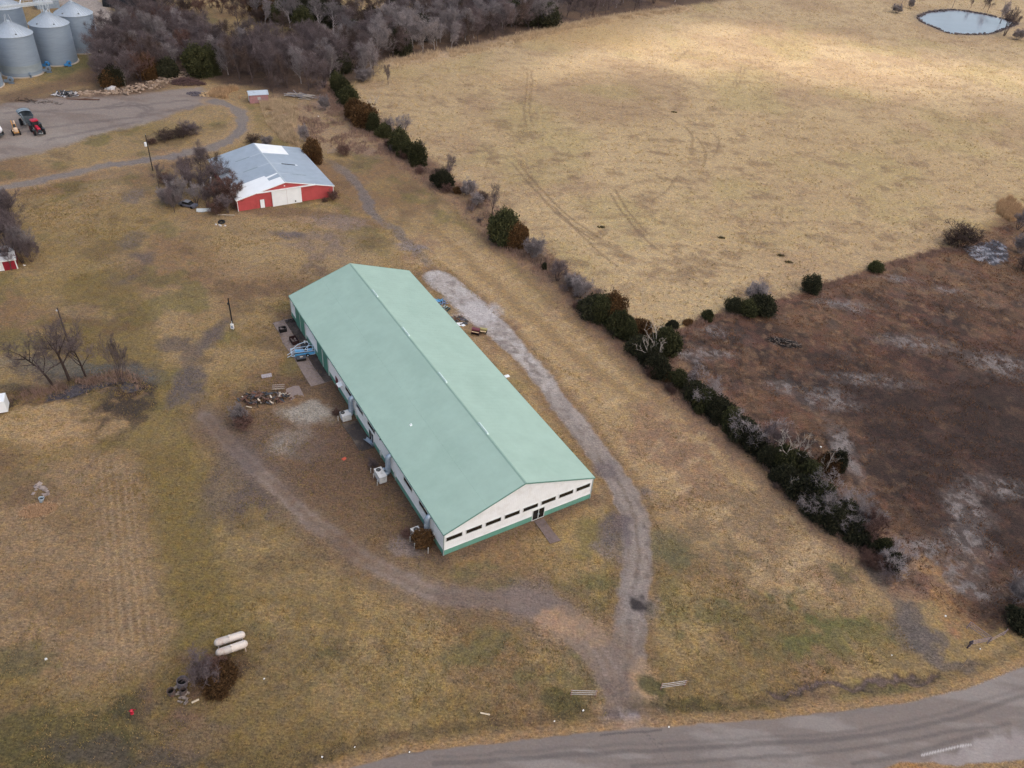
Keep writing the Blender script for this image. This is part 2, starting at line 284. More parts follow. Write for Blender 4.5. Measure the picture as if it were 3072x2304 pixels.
    mixc(S(94,68,50), ma); mixc(S(122,94,68), ma*sstep(120, 180, Y-.25*(X-60))*.65); mixc(S(58,43,39), ma*sstep(.44, .62, fbm(X, Y, 15, 101))*.85*sstep(190, 140, Y)); mixc(S(118,88,64), ma*sstep(.54, .72, fbm(X, Y, 10, 103))*sstep(.35, .6, n4)*.6); mixc(S(42,33,31), ma*sstep(.50, .66, fbm(X+Y*.3, Y*1.3, 7, 107))*.75*sstep(165, 105, Y)); mixc(S(92,60,50), ma*sstep(.54, .68, fbm(X, Y, 6, 109))*.6); mixc(S(50,39,35), ma*sstep(.54, .66, fbm(X, Y, 2.4, 110, 3))*.55)
    mixc(S(138,106,78), ma*sstep(.58, .74, fbm(X, Y, 1.6, 113, 3))*.45); mixc(S(96,82,76), ma*sstep(.62, .74, fbm(X, Y, 5, 117, 4))*.3); mixc(S(112,74,56), ma*sstep(.5, .64, fbm(X, Y, 1.7, 118, 3))*.35)
    dkz = sstep(52, 78, X+.25*(Y-90)+(n2-.5)*30)*sstep(150, 118, Y+(n1-.5)*40)*ma; mixc(S(60,44,39), dkz*.7); mixc(S(44,33,31), dkz*sstep(.46, .6, n3)*.6)  # lower right marsh: its own dark tone plus shading put into the colour
    for px, py, rx, ry in MSPOTS:
        c = G(px, py); r = np.hypot((wx-c.x)/(rx*.85), (wy-c.y)/(ry*.8)); a = ma*sstep(1.05, .35, r+(n4-.5)*1.1); mixc(S(118,107,103), a*(.10+.85*sstep(.42, .60, n4))); gl = np.maximum(gl, a*.35)
    # woodland floor and bank
    d = sdpoly(wx, wy, WOOD); wo = sstep(-5, 3, d); mixc(S(94,74,62), wo*.95); mixc(S(128,98,72), wo*sstep(.52, .68, n2)*.5); mixc(S(70,54,48), wo*sstep(.5, .66, fbm(X, Y, 5, 121))*.6)
    mixc(S(178,150,120), sstep(7, 1, dline(wx, wy, W2([(1190,185),(1400,152),(1536,120),(1650,92),(1830,56),(2060,24)])))*.7)
    bank = dline(wx, wy, W2([(60,320),(190,300),(300,280),(430,262),(520,235),(610,222)])); mixc(S(98,78,68), sstep(9, 2, bank)*.8); mixc(S(150,122,96), sstep(4, 1, bank)*sstep(.5, .64, n3)*.8); Z = Z+sstep(7, 0, bank)*.7*n2
    mixc(S(84,88,54), sstep(8, 2, dline(wx, wy, W2([(165,215),(260,185),(330,130),(345,70)])))*.6); mixc(S(108,82,66), sstep(7, 2, dline(wx, wy, W2([(40,290),(200,250),(290,215)])))*.7)
    # far land beyond the wood, behind the bins and round the pond
    mixc(S(170,138,92), sstep(4, -3, sdpoly(wx, wy, WOOD))*sstep(330, 350, Y)*sstep(60, 30, X)*.6)
    # hedgerow margins
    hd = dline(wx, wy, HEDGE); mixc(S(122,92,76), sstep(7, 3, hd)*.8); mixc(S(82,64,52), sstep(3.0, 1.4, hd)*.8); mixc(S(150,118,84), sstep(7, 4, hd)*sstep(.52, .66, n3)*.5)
    fd = dline(wx, wy, DIVIDE); mixc(S(98,66,54), sstep(1.9, .7, fd)*.8)
    # farm yard, loop track, drives
    d = sdpoly(wx, wy, YARD); a = sstep(-1.2, 1.5, d); mixc(S(144,129,119), a); mixc(S(124,106,96), a*sstep(.5, .68, fbm(X*.5, Y*1.6, 9, 131))*.7); mixc(S(160,147,136), a*sstep(.55, .7, n1)*.6); cat[d > 0] = 2
    for P in YTRK: mixc(S(104,92,90), a*sstep(1.0, .35, dline(X+(n3-.5), Y+(n4-.5), P))*.5)
    d = sdpoly(wx, wy, BINPAD); mixc(S(166,150,138), sstep(-2, 2, d))
    ld = dline(wx, wy, LOOP); mixc(S(160,128,92), sstep(4.2, 2.4, ld)*.6); mixc(S(130,119,112), sstep(2.1, 1.3, ld+(n3-.5)*.8)*.9); mixc(S(112,104,106), sstep(.8, .3, abs(ld-1.0))*sstep(.4, .6, n2)*.5); cat[(ld < 2.0) & (cat == 0)] = 1
    bd = dline(wx, wy, BARNTRK); mixc(S(120,106,98), sstep(1.7, .9, bd)*(.25+.55*sstep(.38, .56, n2))); mixc(S(108,98,95), sstep(1.5, .8, bd+(n3-.5))*sstep(205, 175, Y)*sstep(150, 175, Y)*.6)
    wv = 1+.14*(n2-.5)*2; tx_, ty_ = X+(n3-.5)*.9+(n4-.5)*.8, Y+(fbm(X, Y, 3, 31, 3)-.5)*.9+(fbm(X, Y, 1, 37, 2)-.5)*.8; dd = dline(tx_, ty_, DRIVE); wide = 1.75*wv+.25*sstep(90, 70, Y)+1.3*sstep(116, 133, Y)*sstep(160, 140, Y)
    mixc(S(112,84,60), sstep(2.6, .6, dd-wide)*.55); lowd = sstep(84, 72, Y)
    mixc(S(158,147,140), sstep(.5, -.5, dd-wide)*(1-lowd)*.92); mixc(S(178,168,162), sstep(.5, -.5, dd-wide)*sstep(104, 118, Y)*.55); mixc(S(130,115,104), sstep(.5, -.5, dd-wide)*lowd*.92); mixc(S(130,114,104), sstep(.5, -.5, dd-wide)*sstep(104, 90, Y)*.8); mixc(S(138,126,120), sstep(.4, -.4, dd-wide)*sstep(.45, .62, n3)*.6); mixc(S(100,86,80), sstep(.4, -.3, dd-wide)*sstep(.54, .66, n4)*.45); mixc(S(196,188,184), sstep(.3, -.5, dd-wide)*sstep(100, 116, Y)*sstep(.55, .66, fbm(X, Y, 1.6, 161, 2))*.35); mixc(S(144,130,120), sstep(.55, .2, abs(dd-.8))*sstep(112, 96, Y)*.5); mixc(S(112,96,82), sstep(.4, .1, dd)*sstep(.4, .6, n2)*.5); cat[(dd < wide) & (cat == 0)] = 1
    l2 = dline(tx_, ty_, LEFTDRV); wl = 1.35*wv+1.0*sstep(-2, 10, X); mixc(S(112,90,72), sstep(4, .5, l2-wl)*.6); mixc(S(126,108,97), sstep(.8, -.6, l2-wl)*.8); mixc(S(142,124,114), sstep(.5, .15, abs(l2-.75))*.4); mixc(S(106,88,78), sstep(.6, -.6, l2-wl)*sstep(.48, .62, n2)*.6); cat[(l2 < wl) & (cat == 0)] = 1
    md = dline(wx, wy, MUDTRK); mixc(S(96,82,78), sstep(2.2, .8, md)*.6*sstep(.3, .5, n2))
    for q in SPOTS:
        if not ((q[5] > .56 and q[4] is not green) or q[4] == dk): continue
        c = G(q[0], q[1]); r = np.hypot((wx-c.x)/q[2], (wy-c.y)/q[3]); mixc(q[4], sstep(1.3, .6, r+(n4-.5)*.5)*q[5]*(1 if q[5] > .56 else (.25+1.1*sstep(.40, .60, n3))))
    # brown strip along the walls, darker beside the left wall
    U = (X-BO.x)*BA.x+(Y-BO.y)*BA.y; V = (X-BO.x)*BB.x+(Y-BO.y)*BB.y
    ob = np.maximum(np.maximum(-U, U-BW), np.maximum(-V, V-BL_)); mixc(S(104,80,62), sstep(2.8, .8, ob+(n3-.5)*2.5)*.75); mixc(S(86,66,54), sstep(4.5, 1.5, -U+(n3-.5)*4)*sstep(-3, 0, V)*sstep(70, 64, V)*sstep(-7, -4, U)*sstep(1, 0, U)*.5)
    Z = Z*sstep(-.5, 2.5, ob)
    # creek, ditches, road
    for q in SPOTS:
        if (q[5] > .56 and q[4] is not green) or q[4] == dk: continue
        c = G(q[0], q[1]); r = np.hypot((wx-c.x)/q[2], (wy-c.y)/q[3]); mixc(q[4], sstep(1.3, .6, r+(n4-.5)*.5)*q[5]*(.25+1.1*sstep(.40, .60, n3))*sstep(-.3, .6, dd-wide)*sstep(-.4, .6, l2-wl))
    ck = dline(wx, wy, CREEK); mixc(S(74,58,46), sstep(3.2, 1.4, ck)*.9); mixc(S(150,118,84), sstep(3.4, 2.2, ck)*sstep(3.6, 2.6, ck)*sstep(.5, .62, n3)*.5); wat = sstep(1.5, .9, ck)*sstep(.44, .52, fbm(X, Y, 6, 141)); mixc(S(86,80,84), wat); gl = np.maximum(gl, wat); Z = Z-sstep(2.6, .6, ck)*.6
    dt = dline(wx, wy, W2([(2320,2080),(2420,2066),(2520,2055),(2640,2042),(2740,2034),(2820,2024)])); mixc(S(98,82,80), sstep(.55, .2, dt)*.9); mixc(S(70,58,50), sstep(.3, .1, abs(dt-.4))*.5); Z = Z-sstep(.8, .1, dt)*.2
    d = sdpoly(X+(n3-.5)*.5+(n4-.5)*.4, Y+(n4-.5)*.4, ROAD); mixc(S(150,116,80), sstep(-2.2, -.5, d)*.7); mixc(S(88,72,54), sstep(-3.6, -2.2, d)*sstep(-1.4, -2.4, d)*.5); ra = sstep(-.12, .12, d); mixc(S(126,113,106), ra)
    mixc(S(118,108,104), ra*sstep(.46, .66, fbm(X*.25+Y*.05, Y*1.8-X*.35, 1.7, 151))*.45); mixc(S(150,140,134), ra*sstep(.5, .7, fbm(X*.3, Y*1.5, 3, 157))*.5)
    for P, wd, k in RTRK: mixc(S(92,84,82), ra*sstep(wd, wd*.3, dline(X+(n2-.5)*.8, Y+(n3-.5)*.5, P))*k)
    sr_ = ra*sstep(-.3, .5, sdpoly(wx, wy, SIDERD)); mixc(S(146,134,130), sr_); mixc(S(158,148,143), sr_*sstep(.5, .64, n3)*.5)
    mixc(S(196,188,184), ra*sstep(.14, .05, dline(X+(n4-.5)*.25, Y, W2([(2766,2266),(2830,2250),(2880,2238),(2915,2234)])))*.8)
    vg = sdpoly(wx, wy, W2([(2600,2330),(2680,2296),(2760,2290),(2830,2296),(2880,2330)])); mixc(S(150,110,68), sstep(-.4, .3, vg))
    cat[d > 0] = 3; Z = Z*(1-ra)+ra*.03*0; Z = Z-sstep(-4.2, -2.4, d)*sstep(-.8, -2.0, d)*.22; cat[vg > 0] = 0
    # pond bowl
    d = sdpoly(X, Y, POND); mixc(S(150,128,100), sstep(-9, -3, d)*.5); mixc(S(112,97,86), sstep(-2.2, -.6, d)); Z = np.where(d > -5, Z*sstep(-1, -5, d)-sstep(-.6, 2.5, d)*.8+sstep(-5, -1.5, d)*sstep(.3, -1.4, d)*.3, Z)
    mp = sdpoly(wx, wy, MARSHPOOL); mixc(S(52,48,56), sstep(-.3, .3, mp)); gl = np.maximum(gl, sstep(-.2, .3, mp)*.9)
    foam = sstep(.50, .60, fbm(X*.8+Y*.5, (Y*1.2-X*.5)*2.2, 2.2, 163, 3)); mixc(S(150,148,156), sstep(0, .6, mp)*foam*.85); gl = gl*(1-.7*sstep(0, .6, mp)*foam); Z = Z*(1-sstep(-.5, .5, mp))
    return C, gl, cat, Z
HEDGE = W2([(1000,262),(1040,315),(1090,360),(1150,405),(1220,470),(1290,520),(1340,560),(1400,590),(1470,655),(1530,735),(1600,770),(1670,830),(1740,885),(1800,945),(1880,1010),(1950,1080),(2040,1150),(2120,1225),(2210,1300),(2330,1410),(2420,1490),(2540,1590),(2620,1650),(2700,1720)])
DIVIDE = W2([(1990,1012),(2050,988),(2110,960),(2190,942),(2300,930),(2430,874),(2530,845),(2625,812),(2740,775),(2830,755),(2880,750)])
TYRE = [spline(W2(p)) for p in ([(1580,215),(1582,260),(1572,320),(1580,380),(1600,410)],[(1594,215),(1596,260),(1588,320),(1600,380),(1620,410)],[(2090,410),(2115,450),(2112,490),(2095,520)],[(2140,400),(2160,430),(2140,470)],[(1536,490),(1570,530),(1610,575),(1680,650),(1780,720)],[(1548,480),(1585,525),(1630,575),(1700,645),(1800,715)],[(2070,150),(2030,185)],[(2064,148),(2020,186)],[(2240,200),(2210,260)],[(2228,198),(2200,255)],[(1830,580),(1870,640),(1920,700),(1960,740)],[(1845,570),(1885,635),(1940,700)],[(2330,600),(2330,640),(2355,680)],[(2345,610),(2345,645)],[(1660,620),(1760,720),(1850,800)],[(1960,330),(2020,360),(2080,420),(2010,560),(1960,600)])]
YTRK = [spline(W2(p)) for p in ([(310,322),(380,308),(440,318),(455,330),(420,345)],[(330,326),(390,316),(430,325),(438,332)],[(20,340),(200,330),(400,318),(560,300)],[(40,400),(240,370),(420,350),(580,318)],[(560,330),(600,315),(640,305)],[(140,420),(260,395),(420,365)])]
RTRK = [(spline(W2(p)), wd, k) for p, wd, k in (([(1300,2290),(1800,2260),(2250,2235),(2560,2208),(2700,2190),(2850,2160),(2990,2115),(3072,2085)],.42,.55),([(1300,2272),(1800,2238),(2250,2216),(2500,2196),(2700,2168),(2850,2135),(3072,2060)],.3,.3),([(1900,2300),(2400,2262),(2700,2225),(2900,2190),(3030,2170)],.35,.5),([(2560,2290),(2700,2270),(2800,2245),(2900,2215),(2960,2195)],.4,.5),([(2000,2240),(1960,2210),(1940,2195)],.06,.6),([(1930,2190),(1980,2240),(2010,2290)],.05,.5),([(1800,2203),(1900,2198),(1990,2188)],.18,.8))]
SIDERD = W2([(2766,2270),(2830,2252),(2880,2240),(2930,2232),(3072,2190),(3300,2150),(3300,2400),(2700,2400),(2560,2330),(2680,2290)])
def ground_mat():
    m, t, b = newmat("grass_and_earth"); N = t.nodes; L = t.links
    at = N.new("ShaderNodeAttribute"); at.attribute_name = "site_colour"; a2 = N.new("ShaderNodeAttribute"); a2.attribute_name = "site_grain"; a3 = N.new("ShaderNodeAttribute"); a3.attribute_name = "site_wet"
    tc = N.new("ShaderNodeTexCoord")
    def nz(scale, det, rough=.6, st=None):
        n = N.new("ShaderNodeTexNoise"); n.inputs["Scale"].default_value = scale; n.inputs["Detail"].default_value = det; n.inputs["Roughness"].default_value = rough
        if st:
            mp = N.new("ShaderNodeMapping"); mp.inputs["Scale"].default_value = st[0]; mp.inputs["Rotation"].default_value = (0, 0, st[1]); L.new(tc.outputs["Object"], mp.inputs[0]); L.new(mp.outputs[0], n.inputs["Vector"])
        else: L.new(tc.outputs["Object"], n.inputs["Vector"])
        return n
    def rng(n, lo, hi, a, c):
        r = N.new("ShaderNodeMapRange"); r.inputs[1].default_value = lo; r.inputs[2].default_value = hi; r.inputs[3].default_value = a; r.inputs[4].default_value = c; L.new(n.outputs[0], r.inputs[0]); return r.outputs[0]
    def math_(op, a, c):
        q = N.new("ShaderNodeMath"); q.operation = op
        for i, v in enumerate((a, c)):
            if isinstance(v, (int, float)): q.inputs[i].default_value = v
            else: L.new(v, q.inputs[i])
        return q.outputs[0]
    g1 = nz(3.6, 6, .78); g2 = nz(.75, 4, .65); g3 = nz(1.3, 4, .6, ((1, 3.2, 1), .5))
    g4 = nz(2.1, 5, .8); g5 = nz(6.5, 3, .7)
    v = math_('MULTIPLY', math_('MULTIPLY', rng(g4, .54, .68, 1.08, .48), rng(g5, .56, .70, 1.08, .5)), math_('MULTIPLY', math_('MULTIPLY', rng(g1, .32, .68, .48, 1.52), rng(g2, .3, .7, .80, 1.22)), rng(g3, .3, .7, .74, 1.26)))
    k = math_('ADD', math_('MULTIPLY', math_('SUBTRACT', v, 1.0), a2.outputs["Fac"]), 1.0)
    sc = N.new("ShaderNodeVectorMath"); sc.operation = 'SCALE'; L.new(at.outputs["Color"], sc.inputs[0]); L.new(k, sc.inputs["Scale"])
    # hue drift: straw <-> green-brown
    h = nz(.9, 5, .7); hs = N.new("ShaderNodeHueSaturation"); L.new(sc.outputs[0], hs.inputs["Color"]); L.new(rng(h, .3, .7, .490, .511), hs.inputs["Hue"]); L.new(rng(g2, .3, .7, .80, 1.04), hs.inputs["Saturation"])
    L.new(hs.outputs[0], b.inputs["Base Color"])
    L.new(math_('SUBTRACT', .95, math_('MULTIPLY', a3.outputs["Fac"], .75)), b.inputs["Roughness"]); b.inputs["Specular IOR Level"].default_value = .25
    bp = N.new("ShaderNodeBump"); bp.inputs["Distance"].default_value = .28; L.new(math_('MULTIPLY', a2.outputs["Fac"], .6), bp.inputs["Strength"]); L.new(g1.outputs[0], bp.inputs["Height"]); L.new(bp.outputs[0], b.inputs["Normal"])
    return m
GMAT = ground_mat()
def sheet(R, A, wrap=False):
    "polar sheet of ground: returns arrays"
    rr, aa = np.meshgrid(R, A, indexing='ij'); return rr*np.sin(aa), rr*np.cos(aa)
GRAIN = {0: 1.0, 1: .62, 2: .45, 3: .22}
GNAMES = {0: "ground", 1: "gravel_drive", 2: "farmyard", 3: "road"}
def build_ground():
    dep = np.radians(np.linspace(67.5, 7.6, NROW)); Rf = CAMZ/np.tan(dep); far = np.array([680, 800, 1000, 1400, 2200, 4000, 8000.])
    A = np.radians(np.linspace(-57, 57, NCOL)); Rall = np.concatenate([Rf, far])
    Rc = np.concatenate([[.5, 6, 12, 18, 24, 30], Rf[::12], far]); Ac = np.radians(np.linspace(57, 303, 70))
    Rn = np.array([.5, 8, 15, 20, 25, 30, Rf[0]]); An = A[::8] if (NCOL-1) % 8 == 0 else A
    V = []; Cs = []; gs = []; F = []; ct = []; off = 0
    for R, AA in ((Rall, A), (Rc, Ac), (Rn, An)):
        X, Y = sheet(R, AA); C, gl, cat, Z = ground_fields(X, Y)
        if R is not Rall: Z = Z*0 - .03
        Z = Z*sstep(700, 560, np.hypot(X, Y))
        n, m_ = X.shape; idx = np.arange(n*m_).reshape(n, m_)+off; off += n*m_
        V.append(np.stack([X, Y, Z], -1).reshape(-1, 3)); Cs.append(C.reshape(-1, 3)); gs.append(gl.reshape(-1))
        q = np.stack([idx[:-1, :-1], idx[:-1, 1:], idx[1:, 1:], idx[1:, :-1]], -1).reshape(-1, 4)[:, ::-1]; F.append(q); ct.append(cat[:-1, :-1].reshape(-1))
    V = np.concatenate(V); Cs = np.concatenate(Cs); gs = np.concatenate(gs); F = np.concatenate(F); ct = np.concatenate(ct)
    for k, nm in GNAMES.items():
        f = F[ct == k]; 
        if not len(f): continue
        u, inv = np.unique(f, return_inverse=True); f = inv.reshape(-1, 4); me = bpy.data.meshes.new(nm)
        me.vertices.add(len(u)); me.vertices.foreach_set("co", V[u].astype(np.float32).ravel())
        me.loops.add(f.size); me.loops.foreach_set("vertex_index", f.astype(np.int32).ravel())
        me.polygons.add(len(f)); me.polygons.foreach_set("loop_start", np.arange(0, f.size, 4, dtype=np.int32)); me.polygons.foreach_set("use_smooth", np.ones(len(f), bool))
        me.update(calc_edges=True)
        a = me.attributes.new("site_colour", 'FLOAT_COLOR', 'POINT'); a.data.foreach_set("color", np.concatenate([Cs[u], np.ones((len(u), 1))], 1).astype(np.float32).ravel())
        a = me.attributes.new("site_grain", 'FLOAT', 'POINT'); a.data.foreach_set("value", np.full(len(u), GRAIN[k], np.float32))
        a = me.attributes.new("site_wet", 'FLOAT', 'POINT'); a.data.foreach_set("value", gs[u].astype(np.float32))
        me.materials.append(GMAT); o = bpy.data.objects.new(nm, me); COL.objects.link(o); tag(o, kind='structure')
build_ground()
# pond water
pm = mat("pond_water", (.30,.325,.37), .12, scale=.05, var=.08, spec=.5)
mb = MB(); pz = -.12; mb.poly(*[(x, y, pz) for x, y in POND[:-1]][::-1 if sum((POND[i][0]*POND[i+1][1]-POND[i+1][0]*POND[i][1]) for i in range(len(POND)-1)) < 0 else 1])
tag(mb.build("pond_water", pm), kind='structure')
# concrete pads
cm = mat("old_concrete", S(140,124,118), .9, scale=2.2, var=.16, dirt=S(74,64,62), dirt_amt=.85, dscale=.35, bump=.01)
cm2 = mat("wet_concrete", S(66,58,56), .75, scale=1.5, var=.3, dirt=S(120,106,92), dirt_amt=.8, dscale=.28)
def pad(pts, m=cm, z=.07, name="concrete_pad"):
    o = MB().prism([G(x, y)[:2] for x, y in pts], -.1, z).build(name, m); return tag(o, kind='structure')
pad([(818,970),(853,959),(880,955),(895,976),(1000,1140),(966,1152),(933,1160),(905,1115),(880,1072),(848,1030),(838,1000)])
pad([(1025,1273),(1040,1268),(1072,1262),(1122,1340),(1121,1343),(1088,1353),(1078,1353),(1055,1315)], cm2)
pad([(858,1167),(883,1158),(897,1158),(913,1190),(905,1195),(893,1190),(875,1201),(860,1201)])
pad([(1602,1564),(1631,1556),(1655,1590),(1682,1622),(1650,1632),(1625,1595)], mat("walk_concrete", S(118,102,98), .9, scale=2.2, var=.2, dirt=S(92,78,76), dirt_amt=.7, dscale=.8), name="concrete_path")

darkm = mat("dark_strip_concrete", S(66,56,54), .7, scale=1.2, var=.3, dirt=S(118,104,96), dirt_amt=.7, dscale=.4)
pad([(853,962),(880,955),(895,976),(1000,1140),(975,1148),(940,1100),(905,1040),(880,1005)], darkm, .074, "dark_concrete_strip")  # darker strip of the slab along the wall
# ------------------------------------------------------------------ the long green-roofed building
white = mat("white_steel", (.88,.88,.885), .45, scale=.6, var=.05, dirt=(.62,.57,.52), dirt_amt=.35, dscale=.5)
greenw = mat("green_steel", (.155,.36,.285), .45, scale=.8, var=.09, dirt=(.22,.27,.22), dirt_amt=.4, dscale=.6)
groof = mat("green_roof_steel", (.355,.48,.40), .5, scale=.35, var=.06, dirt=(.30,.42,.345), dirt_amt=.55, dscale=.13, spec=.4)
trim = mat("green_trim", (.13,.26,.215), .45, scale=1, var=.1)
ltrim = mat("pale_trim", (.66,.67,.65), .5, scale=1, var=.06)
dglass = glass("dark_window_glass", (.012,.012,.011), .06)
galv = mat("galvanised_steel", (.33,.40,.48), .42, scale=2.2, var=.16, metal=.35, dirt=(.42,.47,.52), dirt_amt=.5, dscale=1.1)
dgrey = mat("dark_grey_metal", (.09,.09,.09), .5, scale=2, var=.2)
hall = thing("metal_hall", "long white metal building with a pale green roof and green wainscot beside the gravel drive", "building", BO, YAW)
RS = (BR-BE)/(BW/2)
def wall_mesh():
    m = MB()
    z0 = 1.02
    m.poly((0,0,z0),(BW,0,z0),(BW,0,BE),(BW/2,0,BR),(0,0,BE)); m.poly((0,BL_,BE),(BW/2,BL_,BR),(BW,BL_,BE),(BW,BL_,z0),(0,BL_,z0))
    m.poly((0,BL_,z0),(0,0,z0),(0,0,BE),(0,BL_,BE)); m.poly((BW,0,z0),(BW,BL_,z0),(BW,BL_,BE),(BW,0,BE))
    k = .3
    while k < BW-.1:
        top = BE+RS*(k if k < BW/2 else BW-k)-.1; m.bb(k-.03, k+.03, -.014, .0, z0, top); k += .305
    k = .3
    while k < BL_-.1:
        m.bb(-.03, 0, k-.025, k+.025, z0, BE-.05); m.bb(BW, BW+.03, k-.025, k+.025, z0, BE-.05); k += .305
    return m
wall_mesh().build("wall", white, hall)
m = MB(); zt = 1.0
m.bb(-.02, BW+.02, -.02, .1, -.1, zt); m.bb(-.02, .1, .1, BL_+.02, -.1, zt); m.bb(BW-.1, BW+.02, .1, BL_+.02, -.1, zt); m.bb(.1, BW-.1, BL_-.1, BL_+.02, -.1, zt)
k = .15
while k < BW: m.bb(k-.03, k+.03, -.052, -.02, -.1, zt); k += .305
k = .15
while k < BL_: m.bb(-.05, -.02, k-.03, k+.03, -.1, zt); m.bb(BW+.02, BW+.05, k-.03, k+.03, -.1, zt); k += .305
m.build("wainscot", greenw, hall)
m = MB(); m.bb(-.05, BW+.05, -.055, 0, zt, zt+.05); m.bb(-.05, 0, 0, BL_, zt, zt+.05); m.build("wainscot_trim", ltrim, hall)
# roof: two slopes with lap seam and low ribs
OV = .16; m = MB(); th = .06
for sgn in (-1, 1):
    def rp(d, v, h): # d = distance in plan from ridge
        return (BW/2+sgn*d, v, BR-RS*d+.06+h)
    De = BW/2+OV
    def slab(d0, d1, v0, v1, h0, h1):
        P = [rp(d0,v0,h0),rp(d1,v0,h0),rp(d1,v1,h0),rp(d0,v1,h0),rp(d0,v0,h1),rp(d1,v0,h1),rp(d1,v1,h1),rp(d0,v1,h1)]
        F_ = [(0,3,2,1),(4,5,6,7),(0,1,5,4),(1,2,6,5),(2,3,7,6),(3,0,4,7)]
        if sgn < 0: F_ = [f[::-1] for f in F_]
        m.add(P, F_)
    slab(0, 5.85, -.2, BL_+.2, .012, .03); slab(5.8, De, -.2, BL_+.2, -.03, .012)
    k = .0
    while k < BL_: slab(.1, 5.84, k-.015, k+.015, .03, .034); slab(5.86, De-.01, k-.015, k+.015, .012, .016); k += .914
m.build("roof", groof, hall)
for sgn in (-1, 1):
    for v0, v1 in ((-.24, -.2), (BL_+.2, BL_+.24)):
        D = BW/2+OV; m = MB(); m.add([(BW/2, v0, BR-.12), (BW/2+sgn*D, v0, BR-RS*D-.12), (BW/2+sgn*D, v0, BR-RS*D+.1), (BW/2, v0, BR+.1), (BW/2, v1, BR-.12), (BW/2+sgn*D, v1, BR-RS*D-.12), (BW/2+sgn*D, v1, BR-RS*D+.1), (BW/2, v1, BR+.1)], [(0,1,2,3),(7,6,5,4),(0,4,5,1),(1,5,6,2),(2,6,7,3)]); m.build("rake_trim", trim, hall)
zz = BE-RS*OV-.02
for u0, u1 in ((-OV-.06, -OV), (BW+OV, BW+OV+.06)): MB().bb(u0, u1, -.2, BL_+.2, zz-.12, zz+.06).build("eave_trim", trim, hall)
ctm = mat("grey_trim", (.34,.38,.36), .5, scale=1, var=.1)
for u in (0, BW):
    for y0, y1 in ((-.09, .03), (BL_-.03, BL_+.09)): MB().bb(u-.09 if u == 0 else u-.03, u+.03 if u == 0 else u+.09, y0, y1, -.05, BE-.1).build("corner_trim", ctm, hall)
m = MB()
m.add([(BW/2-.22,-.22,BR-.22*RS+.10),(BW/2,-.22,BR+.125),(BW/2+.22,-.22,BR-.22*RS+.10),(BW/2-.22,BL_+.22,BR-.22*RS+.10),(BW/2,BL_+.22,BR+.125),(BW/2+.22,BL_+.22,BR-.22*RS+.10)], [(0,1,4,3),(1,2,5,4)])
m.build("ridge_cap", mat("ridge_green", (.27,.385,.32), .5, scale=.5, var=.06), hall)
vent = mat("pale_vent_plastic", (.66,.80,.76), .4, scale=2, var=.06)
for v0, v1 in ((52.1,54.75),(38.4,41.3),(24.25,27.2),(10.8,13.7)):
    m = MB(); u0, u1 = BW/2-.02, BW/2+.34; z = BR+.09
    m.add([(u0,v0,z+.02),(u1,v0,z-.1),(u1,v1,z-.1),(u0,v1,z+.02),(u0+.05,v0+.08,z+.16),(u1-.03,v0+.08,z+.07),(u1-.03,v1-.08,z+.07),(u0+.05,v1-.08,z+.16)], [(0,3,2,1),(4,5,6,7),(0,1,5,4),(1,2,6,5),(2,3,7,6),(3,0,4,7)])
    o = m.build("ridge_vent", vent, hall)
    MB().bb(u0+.10, u0+.14, v0+.15, v1-.15, z+.135, z+.165).build("slot", dgrey, o)
zr = BE+RS*4.41+.07
m = MB().tube((4.41,20.24,zr-.1),(4.41,20.24,zr+.28),.09,.09,10).bb(4.2,4.62,20.05,20.43,zr-.06,zr+.06); m.build("vent_pipe", white, hall)
def window(u0, u1, z0, z1, face, extra=0):
    "framed dark window; face 'f' front wall, 'l' left wall"
    def B(mm, a0, a1, d0, d1, b0, b1):
        if face == 'f': mm.bb(a0, a1, -d1, -d0, b0, b1)
        else: mm.bb(-d1, -d0, a0, a1, b0, b1)
    m = MB(); t = .085
    B(m, u0-t, u1+t, .0, .075, z1, z1+t); B(m, u0-t, u1+t, .0, .075, z0-t, z0); B(m, u0-t, u0, .0, .075, z0, z1); B(m, u1, u1+t, .0, .075, z0, z1)
    fr = m.build("window", ltrim, hall)
    m = MB(); B(m, u0, u1, .0, .045, z0, z1); m.build("pane", dglass, fr)
    return fr
for i in range(8):
    window(.33+3.03*i, .33+3.03*i+2.40, 2.68, 3.42, 'f')
for v0, v1 in ((33.6,36.4),(28.7,31.45),(23.9,26.75),(10.15,13.0),(4.95,7.75)): window(v0, v1, 2.82, 3.6, 'l')
# front glass doors
m = MB(); m.bb(14.1,16.2,-.09,0,2.06,2.18); m.bb(14.1,14.2,-.09,0,-.02,2.06); m.bb(16.1,16.2,-.09,0,-.02,2.06); m.bb(15.1,15.2,-.09,0,-.02,2.06); m.bb(14.2,16.1,-.09,0,-.02,.1)
d = m.build("door", ltrim, hall)
for a in (14.2, 15.2): MB().bb(a, a+.9, -.062, -.03, .1, 2.06).build("pane", dglass, d)
MB().bb(15.02,15.06,-.16,-.09,.85,1.25).bb(15.24,15.28,-.16,-.09,.85,1.25).build("handle", galv, d)
# side entry, its glass doors
m = MB()
for a, b_ in ((24.45,24.55),(25.35,25.47),(26.25,26.35)): m.bb(-.09, 0, a, b_, -.02, 2.2)
m.bb(-.09, 0, 24.45, 26.35, 2.2, 2.32); d = m.build("door", ltrim, hall)
for a in (24.55, 25.47): MB().bb(-.06, -.01, a, a+.8, .02, 2.2).build("pane", dglass, d)
